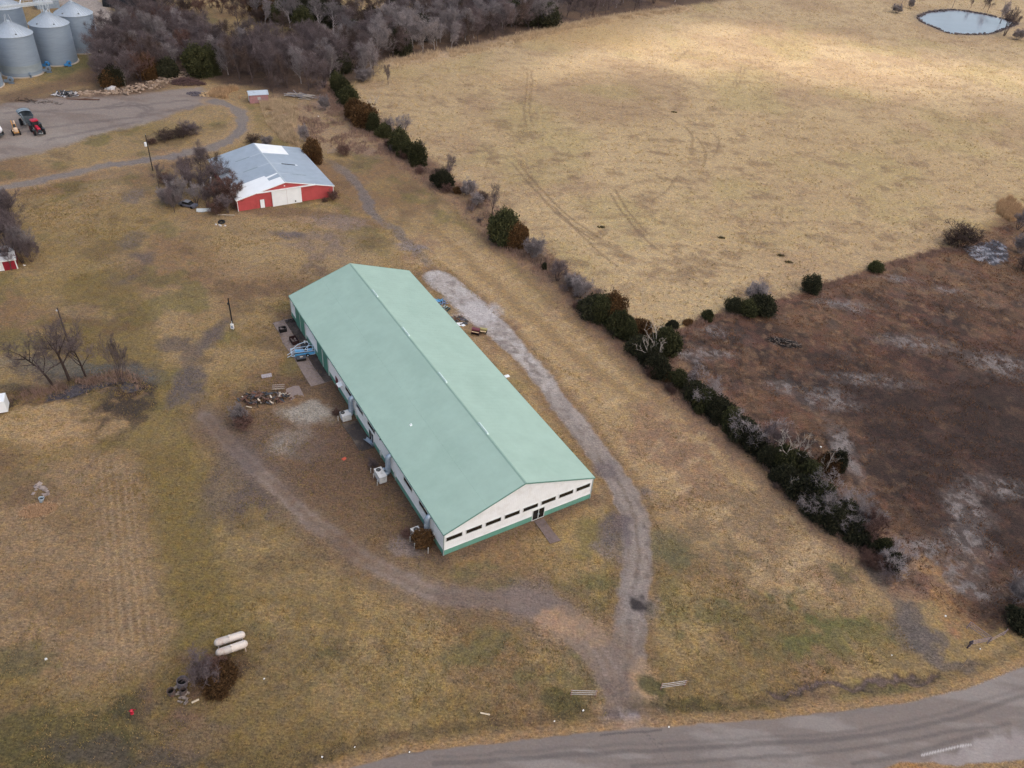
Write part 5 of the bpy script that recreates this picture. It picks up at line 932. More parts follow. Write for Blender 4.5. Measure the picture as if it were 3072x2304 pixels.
o = MB().tube((0,0,.2),(3.5,-.4,.25),.12,.12,7).tube((.5,.5,.15),(3,.9,.2),.08,.08,6).build("white_pole", wch); o.location = G(852,288); o.rotation_euler = (0,0,.2); tag(o, "pale poles on the ground between the small shed and the board stack", "poles")
# black barn-like tarp shelter far behind the bins
t = thing("tarp_shelter", "black rounded tarp shelter behind the bare trees at the top", "shelter", G(392,20), -.12); m = MB(); n = 14
for i in range(n):
    a0, a1 = math.pi*i/n, math.pi*(i+1)/n; m.add([(-9,math.cos(a0)*5,math.sin(a0)*5.2),(-9,math.cos(a1)*5,math.sin(a1)*5.2),(9,math.cos(a1)*5,math.sin(a1)*5.2),(9,math.cos(a0)*5,math.sin(a0)*5.2)], [(0,3,2,1)])
for x in (-9,9): m.poly(*[(x,math.cos(math.pi*i/n)*5,math.sin(math.pi*i/n)*5.2) for i in range(n+1)])
m.build("cover", mat("black_tarp", (.012,.013,.014), .55, var=.3), t); m = MB()
for x in (-6,-2,2,6): m.path([(x,math.cos(math.pi*i/n)*5.05,math.sin(math.pi*i/n)*5.25) for i in range(n+1)], .1, 5)
m.build("hoop", steelk, t)
heap("blue_tarp_heap", "blue tarp heap in front of the black shelter", "tarp", G(343,18), 3.2, 1.6, 0, [("blue_sheet",mat("washed_blue_tarp", S(96,140,170), .6, var=.2),'board',22)], .1, 1.2, .7, 1.6)
for i, (px, py, lab) in enumerate([(360,43,"white drum lying near the dark brush behind the bins"),(352,108,"upper of two white drums right of the far bin"),(349,118,"lower of two white drums right of the far bin"),(328,111,"rusty pink drum left of the two white drums")]):
    m = MB().tube((-.7,0,.5),(.7,0,.5),.5,.5,14); [m.tube((x,0,.5),(x+.05,0,.5),.53,.53,14) for x in (-.3,.25)]; o = m.build("drum", wch if i < 3 else mat("pink_rust", S(176,130,120), .8)); o.location = G(px,py); o.rotation_euler = (0,0,i*.7); tag(o, lab, "drum", "loose drums by the bin pad")
# tyre and things by the barn trees
c = G(665,668); M = Matrix.Translation((0,0,.2)); m = MB().lathe([(.42,-.18),(.72,-.18),(.8,-.1),(.8,.1),(.72,.18),(.42,.18),(.38,.0),(.42,-.18)], 26, M=M); o = m.build("tyre", blk); o.location = c; o.rotation_euler = (.1,0,0); tag(o, "big black tyre lying on the grass left of the red barn", "tyre")
heap("block_scatter", "few white broken blocks in front of the black tyre", "blocks", G(662,676), 1.2, .5, 0, [("block",wch,'rock',7)], 0, .1, .3, .6)
o = MB().tube((-1.9,0,.2),(1.9,.1,.25),.09,.08,7).tube((-1.4,.15,.15),(-.2,.4,.2),.06,.05,6).build("pale_log", palew); o.location = G(680,648); o.rotation_euler = (0,0,.12); tag(o, "straight pale pole lying between the barn and the black tyre", "pole")
o = MB().box((0,0,.35),(3.2,.9,.06),rx=.5).box((-.5,-.4,.15),(1.4,.6,.05)).build("white_sheet", mat("tin_sheet", S(206,208,206), .5)); o.location = G(612,634); o.rotation_euler = (0,0,.25); tag(o, "crumpled white sheet metal at the foot of the trees left of the barn", "sheet metal")
heap("pale_block_pile", "small pile of cream blocks right of the crumpled sheet metal", "blocks", G(635,632), 1.3, .6, 0, [("block",palew,'rock',12)], 0, .3, .3, .6)
t = thing("old_car", "grey old car half hidden in the trees left of the barn", "car", G(566,620), -.25); MB().bb(-2.1,2.1,-.8,.8,.35,.85).build("body", mat("dull_car_grey", S(110,110,122), .5, var=.2), t); m = MB(); m.add([(-1.3,-.75,.85),(1.1,-.75,.85),(1.1,.75,.85),(-1.3,.75,.85),(-.9,-.6,1.35),(.5,-.6,1.35),(.5,.6,1.35),(-.9,.6,1.35)], [(4,5,6,7),(0,1,5,4),(1,2,6,5),(2,3,7,6),(3,0,4,7)]); m.build("cabin", dglass, t); MB().bb(-.9,.5,-.62,.62,1.35,1.4).build("roof", mat("car_roof_grey", S(150,152,162), .5), t)
for u in (-1.3,1.3):
    for v_ in (-.75,.75): MB().tube((u,v_-.1,.32),(u,v_+.1,.32),.32,.32,16).build("wheel", blk, t)
o = MB().tube((0,0,0),(1.9,-2.3,5.6),.22,.18,8).tube((0.05,0,0),(-.3,.1,.4),.3,.2,7).build("leaning_trunk", mat("bleached_trunk", S(170,162,162), .8, var=.15)); o.location = G(630,585); tag(o, "bleached leaning dead trunk inside the thicket left of the barn", "dead trunk")
# small litter
lit = mat("white_litter", (.82,.80,.76), .6)
for i, (px, py, s_, lab) in enumerate([(138,1978,.22,"scrap of white litter alone on the dry lawn near the left edge"),(1749,2132,.2,"scrap of white litter below the left rail fence"),(1663,2164,.13,"speck of white litter on the verge left of the drive mouth"),(2006,2182,.16,"speck of white litter at the road edge right of the drive mouth"),(2836,1849,.22,"white litter in the ditch left of the steel corner fence"),(2940,1947,.16,"white litter under the low rail panel"),(792,2037,.16,"white litter in the grass right of the brown cedar mound"),(966,2272,.16,"white litter on the verge at the bottom left of the road"),(1228,2257,.14,"white litter at the road edge left of the drive"),(1064,2242,.12,"white litter on the verge between two others"),(2675,1966,.14,"white speck in the grass left of the muddy ditch"),(1704,872,.2,"upper white bag caught in the hedgerow weeds"),(1737,926,.24,"lower white bag in the weeds left of the big cedars"),(2462,1342,.25,"white litter on the marsh right of the twiggy hedge trees"),(2350,1449,.32,"white bag low in the dark cedars of the hedgerow"),(73,797,.35,"white ball at the foot of the trees right of the red shed"),(955,350,.3,"white bag in the red brush behind the barn"),(1388,1434,.12,""),(2450,1391,.18,"white scrap beside the bare trunks in the hedgerow")]):
    if not lab: continue
    m = MB().rock((0,0,s_*.3), s_*.6, (1,.8,.6), i).rock((s_*.4,.05,s_*.2), s_*.4, (1,.7,.5), i+70); o = m.build("litter", lit); o.location = G(px,py); tag(o, lab, "litter", "scraps of white litter")
# nests of dark clods in the pasture
for i, (px, py, lab) in enumerate([(1803,682,"dark green clump alone in the left part of the pasture"),(2341,767,"left of two dark clumps above the marsh fence"),(2366,787,"right of two dark clumps above the marsh fence"),(2163,714,"small dark clump in the middle of the pasture"),(2022,337,"bluish clump in the upper middle of the pasture")]):
    m = MB(); r2 = random.Random(i)
    for k in range(160): a, r = r2.uniform(0,6.28), r2.random()*.9; x, y = math.cos(a)*r*1.2, math.sin(a)*r*.7; m.poly((x-.05,y,0),(x+.05,y,0),(x+r2.gauss(0,.12),y+r2.gauss(0,.12),r2.uniform(.15,.42)))
    o = m.build("grass_clump", mat("dark_grass_clump", S(72,66,42), .9, var=.3)); o.location = G(px,py); tag(o, lab, "grass clump", "dark clumps in the pasture")
# stone rim round the pond
m = MB(); rp_ = random.Random(8)
for (x0,y0),(x1,y1) in zip(POND[:-1],POND[1:]):
    L_ = math.hypot(x1-x0,y1-y0); k = 0
    while k < L_:
        if rp_.random() < .85: m.rock((x0+(x1-x0)*k/L_+rp_.gauss(0,.5), y0+(y1-y0)*k/L_+rp_.gauss(0,.5), .12), rp_.uniform(.4,.9), (1,.8,.6), rp_.randint(0,99999))
        k += .8
tag(m.build("pond_stones", mat("dark_stone", S(92,82,82), .9, var=.3)), "dark stones lining the shore of the far pond", "stones", None, "stuff")
# ------------------------------------------------------------------ trees and bushes
def tmesh(name, segs, m_, nbig=6):
    "segments (p0, p1, r0, r1) -> one tube mesh, thin ones as three-sided slivers"
    V = []; F = []
    for p0, p1, r0, r1 in segs:
        n = nbig if r0 > .07 else (4 if r0 > .03 else 3); d = p1-p0
        if d.length < 1e-5: continue
        d.normalize(); a = d.orthogonal().normalized(); b = d.cross(a); o = len(V)
        for p, r in ((p0, r0), (p1, r1)):
            for i in range(n): V.append(p+(a*math.cos(2*math.pi*i/n)+b*math.sin(2*math.pi*i/n))*r)
        for i in range(n): F.append((o+i, o+(i+1) % n, o+n+(i+1) % n, o+n+i))
    me = bpy.data.meshes.new(name); me.from_pydata([tuple(v) for v in V], [], F); me.materials.append(m_)
    me.polygons.foreach_set("use_smooth", [True]*len(F)); return me
def bark(name, rgb, var=.3):
    return mat(name, rgb, .9, scale=1.2, var=var, spec=.1, objvar=.22)
BK = dict(grey=bark("grey_twig", S(120,106,106)), pale=bark("pale_twig", S(154,143,142)), red=bark("red_twig", S(114,88,80)), brown=bark("brown_twig", S(98,82,76)), dark=bark("dark_bark", S(70,58,54)), white=bark("white_bark", S(176,166,164)), bone=bark("bone_wood", S(182,170,160)), midb=bark("mid_bark", S(98,84,82)), olive=bark("olive_twig", S(98,92,74)))
def gen_tree(seed, h=10, trunk=.28, r=.2, stems=1, limbs=7, L2=6, L3=5, L4=4, spread=.55, up=.35, twig=.022, tl=.75, lean=(0,0), lo=.3):
    "branching skeleton: returns thick and thin segments"
    R = random.Random(seed); thick = []; thin = []
    def rv(): return Vector((R.gauss(0,1), R.gauss(0,1), R.gauss(0,1)))
    def limb(p, d, L, rad, lev):
        n = 4 if lev < 2 else (3 if lev == 2 else 2); pts = [p]
        for i in range(n):
            d = (d+rv()*(.10 if lev == 0 else .17)+Vector((0,0,up*(.12 if lev else .02)))).normalized(); p = p+d*(L/n); pts.append(p)
        for i in range(n):
            r0 = rad*(1-.68*i/n); r1 = rad*(1-.68*(i+1)/n); (thick if r0 > .045 else thin).append((pts[i], pts[i+1], max(r0,twig*.75), max(r1,twig*.6)))
        if lev >= 4: return
        cnt = (limbs, L2, L3, L4)[lev]
        for k in range(cnt):
            t = (lo if lev == 0 else .22)+(1-(lo if lev == 0 else .22))*(k+R.random())/cnt; t = min(t, .999); i = int(t*n); q = pts[i].lerp(pts[i+1], t*n-i); dd = (pts[min(i+1,n)]-pts[i]).normalized()
            s_ = (rv()-dd*rv().dot(dd)); s_ = (s_-dd*s_.dot(dd)).normalized(); ang = spread*(1.15 if lev == 0 else 1.25)*R.uniform(.7,1.3)
            nd = (dd*math.cos(ang)+s_*math.sin(ang)+Vector((0,0,up*.3))).normalized(); ll = L*(.62 if lev == 0 else .55)*(1-.45*t)*R.uniform(.75,1.25)
            if lev == 3: ll = tl*R.uniform(.5,1.3)
            limb(q, nd, ll, max(rad*.5*(1-.4*t), twig), lev+1)
    for s in range(stems):
        a = 2*math.pi*s/max(stems,1)+R.random(); o = .0 if stems == 1 else .25
        d = Vector((lean[0]+math.cos(a)*(.0 if stems == 1 else spread*.55*R.uniform(.4,1.3)), lean[1]+math.sin(a)*(.0 if stems == 1 else spread*.55*R.uniform(.4,1.3)), 1)).normalized()
        limb(Vector((math.cos(a)*o, math.sin(a)*o, -.1)), d, h*(.78 if stems == 1 else R.uniform(.55,.85)), r if stems == 1 else r*R.uniform(.6,1), 0)
    return thick, thin
TREES = {}
def proto(key, name, tw, bk, **kw):
    thick, thin = gen_tree(**kw); TREES[key] = (name, [("trunk", tmesh("trunk", thick, BK[bk])), ("crown", tmesh("crown", thin, BK[tw]))], kw.get("h", 10))
for i in range(4): proto(f"wood{i}", "bare_tree", ["grey","grey","brown","grey"][i], "midb", seed=100+i, h=10, r=.15, limbs=12, L2=7, L3=6, L4=4, spread=.66, up=.5, twig=.017, tl=.9, lo=.1)
for i in range(3): proto(f"pale{i}", "bare_tree", "pale", "white", seed=120+i, h=10.5, r=.17, limbs=12, L2=7, L3=6, L4=4, spread=.66, up=.5, twig=.018, tl=.9, lo=.12)
for i in range(2): proto(f"redb{i}", "bare_tree", "red", "midb", seed=130+i, h=7, r=.12, stems=4, limbs=6, L2=5, L3=5, L4=3, spread=.6, up=.5, twig=.022, tl=.6)
for i in range(3): proto(f"thick{i}", "bare_shrub_tree", ["grey","pale","grey"][i], "midb", seed=140+i, h=8, r=.11, stems=7, limbs=5, L2=5, L3=4, L4=3, spread=.55, up=.6, twig=.022, tl=.7)
for i in range(3): proto(f"bush{i}", "bare_bush", ["brown","red","grey"][i], "brown", seed=150+i, h=3.2, r=.04, stems=16, limbs=5, L2=4, L3=3, L4=2, spread=.75, up=.45, twig=.016, tl=.4, lo=.15)
proto("open0", "bare_tree", "grey", "dark", seed=161, h=13, r=.26, limbs=8, L2=7, L3=6, L4=4, spread=.62, up=.45, twig=.019, tl=.9, lo=.32)
proto("open1", "bare_tree", "grey", "dark", seed=167, h=10, r=.22, limbs=7, L2=7, L3=6, L4=4, spread=.72, up=.4, twig=.019, tl=.85, lean=(-.45,0), lo=.3)
proto("open2", "bare_tree", "grey", "dark", seed=163, h=10, r=.2, limbs=7, L2=7, L3=6, L4=4, spread=.75, up=.4, twig=.019, tl=.85, lo=.22)
proto("open3", "bare_tree", "grey", "midb", seed=164, h=7.5, r=.09, stems=4, limbs=5, L2=5, L3=4, L4=3, spread=.35, up=.8, twig=.014, tl=.6)
proto("dead0", "dead_tree", "bone", "bone", seed=171, h=8, r=.17, stems=3, limbs=4, L2=3, L3=2, L4=1, spread=.6, up=.5, twig=.03, tl=.6)
proto("dead1", "dead_tree", "bone", "bone", seed=172, h=7, r=.12, stems=2, limbs=4, L2=3, L3=2, L4=1, spread=.65, up=.4, twig=.028, tl=.6)
proto("sap0", "bare_tree", "grey", "midb", seed=181, h=6, r=.09, limbs=8, L2=6, L3=5, L4=4, spread=.6, up=.6, twig=.015, tl=.55, lo=.2)
proto("haze0", "bare_bush", "pale", "grey", seed=182, h=4.2, r=.05, stems=12, limbs=6, L2=5, L3=4, L4=3, spread=.6, up=.55, twig=.016, tl=.45, lo=.15)
proto("twigs0", "bare_bush", "pale", "grey", seed=191, h=5, r=.07, stems=5, limbs=6, L2=5, L3=4, L4=2, spread=.8, up=.35, twig=.014, tl=.45, lo=.15)
proto("twigs1", "bare_bush", "grey", "midb", seed=192, h=5, r=.06, stems=6, limbs=5, L2=5, L3=4, L4=2, spread=.7, up=.4, twig=.013, tl=.45, lo=.15)
# cedars: sprays of small needle leaves through an uneven crown
def cedar_mat(name, rgb, rgb2):
    if name in MATS: return MATS[name]
    m, t, b = newmat(name); N = t.nodes; L = t.links
    a = N.new("ShaderNodeAttribute"); a.attribute_name = "spray"; mx = N.new("ShaderNodeMix"); mx.data_type = 'RGBA'; L.new(a.outputs["Fac"], mx.inputs[0]); mx.inputs[6].default_value = (*rgb,1); mx.inputs[7].default_value = (*rgb2,1)
    oi = N.new("ShaderNodeObjectInfo"); mr = N.new("ShaderNodeMapRange"); mr.inputs[3].default_value = .72; mr.inputs[4].default_value = 1.3; L.new(oi.outputs["Random"], mr.inputs[0]); sc = N.new("ShaderNodeVectorMath"); sc.operation = 'SCALE'; L.new(mx.outputs[2], sc.inputs[0]); L.new(mr.outputs[0], sc.inputs["Scale"]); L.new(sc.outputs[0], b.inputs["Base Color"]); b.inputs["Roughness"].default_value = .85; b.inputs["Specular IOR Level"].default_value = .15
    MATS[name] = m; return m
CED = [cedar_mat("cedar_green", S(50,53,36), S(96,94,60)), cedar_mat("cedar_brown", S(70,52,36), S(126,92,58)), cedar_mat("cedar_dark", S(42,43,34), S(78,76,54))]
def cedar(key, seed, mt, W_=1.0, H_=1.6, n=6500, lobes=11, top=.9):
    R = random.Random(seed); V = []; F = []; sp = []; L_ = [(0,0,H_*.42,W_*.72,H_*.46)]
    for i in range(lobes):
        a = R.uniform(0,6.28); q = R.uniform(.3,.8)*W_; z = H_*R.uniform(.12,.7)*(1.15-.45*q/W_); L_.append((math.cos(a)*q, math.sin(a)*q, z, W_*R.uniform(.18,.36), H_*R.uniform(.16,.36)))
    L_.append((R.gauss(0,.08), R.gauss(0,.08), H_*.72, W_*.42, H_*.3))
    for i in range(n):
        lx, ly, lz, lr, lh = L_[0] if R.random() < .25 else R.choice(L_); d = Vector((R.gauss(0,1),R.gauss(0,1),R.gauss(0,1))).normalized(); k = R.uniform(.7,1.1) if R.random() < .8 else R.choice((R.uniform(.3,.8), R.uniform(1.05,1.4)))
        p = Vector((lx+d.x*lr*k, ly+d.y*lr*k, lz+d.z*lh*k))
        if p.z < .02: p.z = abs(p.z)*.4+.03
        v = min(1, max(0, R.gauss(.35,.25))); dd = (d*.6+Vector((R.gauss(0,.4),R.gauss(0,.4),.75+R.gauss(0,.4)))).normalized(); s_ = R.uniform(.07,.15)*W_
        for j in range(2):
            a = (dd+Vector((R.gauss(0,.4),R.gauss(0,.4),R.gauss(0,.4)))).normalized(); sd_ = a.orthogonal().normalized(); sd_.rotate(Matrix.Rotation(R.uniform(0,6.28),3,a)); o = len(V)
            V += [p-sd_*s_*.26, p+a*s_*.55+sd_*s_*.16, p+a*s_*1.15, p+a*s_*.5-sd_*s_*.3]; F.append((o,o+1,o+2,o+3)); sp += [v*.7,v,min(1,v+.2),v]
    me = bpy.data.meshes.new("crown"); me.from_pydata([tuple(q) for q in V], [], F); at = me.attributes.new("spray",'FLOAT','POINT'); at.data.foreach_set("value", sp); me.materials.append(CED[mt])
    tr = tmesh("trunk", [(Vector((0,0,-.05)), Vector((0,0,H_*.7)), .08*W_, .03*W_)]+[(Vector((0,0,H_*z)), Vector((math.cos(a)*W_*.7, math.sin(a)*W_*.7, H_*(z+.12))), .03*W_, .012*W_) for z, a in [(R.uniform(.1,.5), R.uniform(0,6.28)) for _ in range(9)]], BK["dark"])
    TREES[key] = ("cedar_tree", [("trunk", tr), ("crown", me)], H_)
for i in range(4): cedar(f"ced{i}", 200+i, 0, 1.0, [1.5,1.8,1.3,2.1][i])
for i in range(2): cedar(f"cbr{i}", 210+i, 1, 1.0, [1.7,1.4][i])
for i in range(3): cedar(f"cdk{i}", 220+i, 2, 1.0, [1.5,1.9,1.25][i])
NT = [0]
def plant(key, loc, h, label, group=None, rz=None, wide=1.0, cat=None):
    name, parts, h0 = TREES[key]; k = h/h0; r = thing(name, label, cat or {"cedar_tree":"cedar","bare_bush":"bush","dead_tree":"dead tree"}.get(name,"tree"), loc, rs.uniform(0, 6.28) if rz is None else rz, group)
    r.scale = (k*wide, k*wide, k)
    for nm, me in parts:
        o = bpy.data.objects.new(nm, me); COL.objects.link(o); o.parent = r
    NT[0] += 1; return r
# --- hedgerow (px, py, kind, height, width factor)
HR = [(1010,270,'c',6.5,.85),(1026,288,'c',6,.95),(1045,312,'c',6.5,1.0),(1068,352,'b',5.2,1.1),(1092,372,'b',5.6,1.15),(1122,392,'c',5.4,1.15),(1152,412,'c',4.6,1.0),(1196,452,'c',6.2,1.0),(1222,468,'c',5.0,1.1),(1252,494,'c',6.6,1.05),(1328,560,'d',4.6,1.05),(1372,580,'b',1.8,1.1),(1512,724,'c',7.2,.85),(1545,738,'b',5.2,.9),(1632,806,'d',1.8,1.0),
 (1775,946,'d',5.4,1.05),(1800,960,'c',6.2,1.0),(1830,952,'b',7.4,1.0),(1856,1000,'c',5.2,1.15),(1885,1016,'c',4.4,1.2),(1908,1006,'b',3.8,1.15),(1916,1062,'d',5.0,1.05),(1950,1092,'d',4.6,1.1),(1984,1066,'c',6.4,.95),(1970,1124,'d',4.0,1.15),(2032,1158,'c',4.6,1.2),(2002,1150,'b',3.0,1.0),(2078,1196,'d',4.4,1.1),(2110,1222,'c',4.8,1.25),(2150,1252,'d',4.8,1.25),(2186,1280,'c',4.8,1.2),(2222,1312,'d',4.4,1.2),(2258,1352,'d',5.0,1.15),(2300,1392,'d',4.4,1.2),(2340,1400,'c',4.8,1.05),(2392,1404,'d',4.4,1.1),(2350,1446,'d',4.2,1.2),(2420,1442,'c',4.6,1.15),(2478,1414,'b',3.6,1.2),(2505,1408,'d',4.2,1.1),(2410,1490,'d',4.4,1.2),(2455,1502,'c',4.4,1.2),(2448,1548,'d',4.2,1.25),(2490,1582,'d',4.2,1.2),(2528,1556,'d',3.8,1.2),(2560,1606,'d',4.2,1.15),(2606,1640,'d',3.2,1.2),(2640,1664,'c',3.6,1.1),(2664,1696,'d',3.2,1.0)]
cnt = {'c':0,'b':0,'d':0}; tot = len(HR)
hl = sorted(HR, key=lambda q: -q[1]); order = {id(q): i for i, q in enumerate(hl)}
for q in HR:
    px, py, kd, h, wd = q; key = {'c':f"ced{cnt['c'] % 4}",'b':f"cbr{cnt['b'] % 2}",'d':f"cdk{cnt['d'] % 3}"}[kd]; cnt[kd] += 1
    adj = {'c':"dark green",'b':"rusty brown",'d':"blackish green"}[kd]; sz = "tall" if h > 5.5 else ("low" if h < 3.9 else "bushy")
    plant(key, G(px, py, -.05), h*(.95 if py < 900 else .82)*rs.uniform(.85,1.15), f"{sz} {adj} cedar, {ordn(order[id(q)])} evergreen along the hedgerow from its road end", "evergreens in the hedgerow", wide=wd*(.95 if py < 1100 else .84)*rs.uniform(.85,1.15))
HB = [('dead0',1108,342,7,1,"bare grey trunk rising out of the brown cedars near the far end of the hedgerow"),('thick1',1205,408,6.5,1.2,"broad pale bare bush tree between cedars near the far end of the hedgerow"),('thick0',1168,400,4.5,1.1,"lower grey bare bush left of the broad pale one in the hedgerow"),('sap0',1258,470,4.5,1.1,"thin grey bare tree behind the last cedar before the hedgerow gap"),('sap0',1345,540,6.6,1.1,"bare vase-shaped tree over a round dark cedar in the upper hedgerow"),('haze0',1402,585,3.8,1.2,"low grey twig bush in the upper hedgerow above the lone bare tree"),('haze0',1432,615,3.0,1.2,"reddish grey twig bush just above the lone bare tree in the hedgerow"),('open2',1473,657,9.0,.62,"lone upright bare tree in the hedgerow just above a tall pointed cedar"),('haze0',1600,772,4.6,1.15,"grey bare bush right below the tall pointed cedar in the hedgerow"),('thick2',1672,842,5.6,1.0,"roundest grey bare bush in the middle hedgerow"),('haze0',1738,892,4.6,1.1,"grey bare bush next above the large rusty cedar"),('haze0',1712,862,3.0,1.3,"small bare bush between two grey bushes in the middle hedgerow"),('dead0',1960,1090,9.0,.9,"bleached white bare tree standing in front of the dark cedars at the marsh corner"),('twigs0',2112,1204,6.0,1.15,"pale feathery bush on top of the long dark cedar mass"),('twigs0',2244,1330,6.4,1.2,"twiggy grey crown over dark cedars below the long cedar mass"),('thick2',2312,1362,6.2,1.0,"dense grey bare tree behind the twin bleached trunks"),('dead1',2335,1400,8.4,.9,"bleached forked tree left of the thin leaning one on the marsh side"),('dead1',2385,1394,7.6,.75,"thin leaning bare trunk on the marsh side of the hedgerow"),('dead1',2470,1430,6.6,.7,"small white forked dead trunk in front of a rounded dark cedar"),('dead1',2365,1482,4.2,.7,"bent dead branch at the lawn edge of the hedgerow"),('twigs0',2442,1536,5.8,1.1,"pale twig tangle over dark cedars in the lower hedgerow"),('twigs0',2500,1530,5.4,1.1,"upper pale tuft bush at the marsh side of the lower hedgerow"),('twigs0',2578,1550,4.6,1.2,"pale lilac bush standing out on the marsh beside the lower hedgerow"),('twigs0',2540,1590,5.0,1.2,"small pale bush among dark cedars in the lower hedgerow"),('redb1',2606,1618,6.0,1.0,"reddish bare tree leaning over the marsh near the lower end of the hedgerow"),('twigs0',2672,1706,5.2,1.0,"grey twigs over the last dark cedar at the road end"),('twigs1',2655,1742,3.0,1.0,"small grey bush at the lower end of the hedgerow by the ditch")]
Rb = random.Random(77)
for i in range(64):
    k = Rb.uniform(3, len(HEDGE)-1.05); a_, b_ = Vector((*HEDGE[int(k)],-.05)), Vector((*HEDGE[int(k)+1],-.05)); p_ = a_.lerp(b_, k-int(k)); n_ = (b_-a_).normalized(); sd_ = Rb.choice((-1,-1,1)); p_ += Vector((-n_.y, n_.x, 0))*-sd_*Rb.uniform(1.2,3.4)
    kk = Rb.choice(('bush0','bush1','bush1','bush2','twigs1')); plant(kk, p_, Rb.uniform(1.1,2.7), {"bush0":"low brown brush at the foot of the hedgerow","bush1":"low reddish brush at the foot of the hedgerow","bush2":"low grey brush at the foot of the hedgerow","twigs1":"sparse grey twigs at the foot of the hedgerow"}[kk], "brush along the hedgerow: "+kk, wide=Rb.uniform(.9,1.4))
for k_, px, py, h, wd, lab in HB: plant(k_, G(px,py,-.05), h, lab, "bare bushes and trees in the hedgerow", wide=wd)
# --- marsh fence line
for k_, px, py, h, wd, lab in [('cdk0',2018,984,1.7,1.3,"small dark cedar next to the corner post of the marsh fence"),('cbr1',2062,972,1.0,1.6,"low reddish scrub between two small cedars on the marsh fence"),('ced2',2120,956,1.9,1.1,"small round cedar in the left part of the marsh fence"),('cdk1',2198,936,3.4,1.1,"left of three clumped cedars on the marsh fence"),('ced0',2238,942,3.2,1.2,"front cedar of the three clumped on the marsh fence"),('cdk2',2282,936,3.8,1.1,"right of three clumped cedars on the marsh fence"),('haze0',2258,905,4.6,1.2,"bare grey crown behind the three clumped cedars"),('cdk1',2431,876,4.2,1.05,"spiky dark cedar standing alone on the marsh fence"),('ced2',2625,814,2.4,1.2,"small round cedar farther right on the marsh fence"),('bush0',2884,742,6.5,1.2,"broad dark fan-shaped bare bush beside the foamy pool"),('bush0',2850,735,3.5,1.3,"lower brown bush at the left foot of the broad fan-shaped one"),('thick1',3052,690,6,1.1,"pale bare tree at the right edge above the foamy pool"),('open2',3066,700,6,1.0,"dark-stemmed bare tree at the right edge behind the pool"),('haze0',3058,760,5,1.1,"grey bare bush hanging over the right end of the foamy pool"),('bush0',3070,810,4,1.2,"dark bush on the right edge below the foamy pool"),('cdk0',3056,1880,2.8,1.25,"large dark bush cut by the right edge above the steel corner fence"),('haze0',3062,1800,4.0,1.3,"grey twig bush cut by the right edge above the large dark bush")]: plant(k_, G(px,py,-.05), h, lab, wide=wd)
for px, py, rz, lab in ((2352,1030,-.2,"long dark brush pile with pale sticks on the marsh"),):
    heap("brush_pile", lab, "brush pile", G(px,py), 3.4, 1.2, 0, [("pale_stick",mat("pale_stick", S(142,126,116), .9, var=.3),'stick',60),("dark_stick",chark,'stick',150)], rz, .9, .3, .9)
# --- left lawn trees by the creek
for k_, px, py, h, wd, rz, lab in [('open1',160,1157,9.6,1.0,.2,"bare tree leaning left at the left end of the creek bank"),('open0',209,1142,13,1.0,1.0,"tallest bare tree of the creek bank, next to the brown lamp pole"),('open2',258,1130,9.2,1.0,2.0,"forked bare tree with a low right limb on the creek bank"),('open3',366,1152,8,.8,0,"slim pale multi-stemmed tree at the right end of the creek bank"),('open3',352,1120,7,.6,1,"thinnest dark-stemmed sapling behind the slim pale tree by the creek"),('bush1',735,1282,2.6,1.1,0,"reddish bush at the left end of the scrap heap"),('haze0',722,1262,2.8,1.2,1,"grey twig bush behind the reddish one by the scrap heap"),('bush2',612,2036,4.0,.9,0,"bare purple-grey bush between the propane tanks and the open drums"),('bush1',640,2020,2.8,1.0,2,"reddish twigs behind the bare bush by the propane tanks"),('cbr1',661,2042,2.0,1.75,1,"low red-brown cedar mound below the propane tanks"),('cbr0',1273,1628,2.4,1.25,1,"dense brown bush against the near end of the left wall"),('bush1',1222,1608,1.3,1.2,0,"low reddish weeds left of the near air conditioner"),('bush1',1010,1245,1.3,1.0,0,"low reddish weeds left of the far air conditioner"),('bush2',1118,1400,1.5,1.0,0,"grey weeds behind the middle air conditioner")]: plant(k_, G(px,py,-.05), h, lab, rz=rz, wide=wd)
# --- thicket left of the barn, and trees over the red shed
TH = [(478,566,'sap0',6.5,.8),(500,552,'bush1',3,1.2),(512,590,'thick0',5.5,1.0),(520,620,'haze0',4.4,1.2),(500,610,'haze0',3.6,1.2),(540,602,'thick1',6,1.0),(553,545,'thick2',7,1.0),(578,575,'thick0',6.5,1.1),(590,612,'thick1',5.5,1.0),(600,530,'wood1',7.5,.9),(628,520,'wood0',8.5,.9),(612,590,'thick2',6.5,1.0),(640,565,'thick0',7,1.0),(622,622,'thick0',5,1.1),(650,610,'thick2',6,1.1),(668,560,'wood2',7.5,1.0),(672,618,'redb0',6.2,1.0),(690,590,'redb1',6.6,1.0),(702,628,'redb0',6.0,1.0),(685,640,'thick0',4.8,1.1),(716,610,'redb1',6.5,.8),(655,640,'bush1',3.4,1.2),(538,614,'sap0',4.8,.9),(524,638,'sap0',6,1.0)]
for i, (px, py, k_, h, wd) in enumerate(TH):
    lab = {"redb":"reddish bare shrub tree in the thicket close to the barn's corner","thic":"grey many-stemmed shrub tree in the thicket left of the barn","wood":"tall brownish bare tree at the back of the thicket by the barn","hazeb":"","sap0":"thin bare sapling on the left edge of the barn thicket","haze":"pale purple-grey bush on the left edge of the barn thicket","bush":"low reddish bush under the barn thicket"}[k_[:4]]
    plant(k_, G(px,py,-.05), h, lab, "thicket beside the red barn: "+k_[:-1], wide=wd)
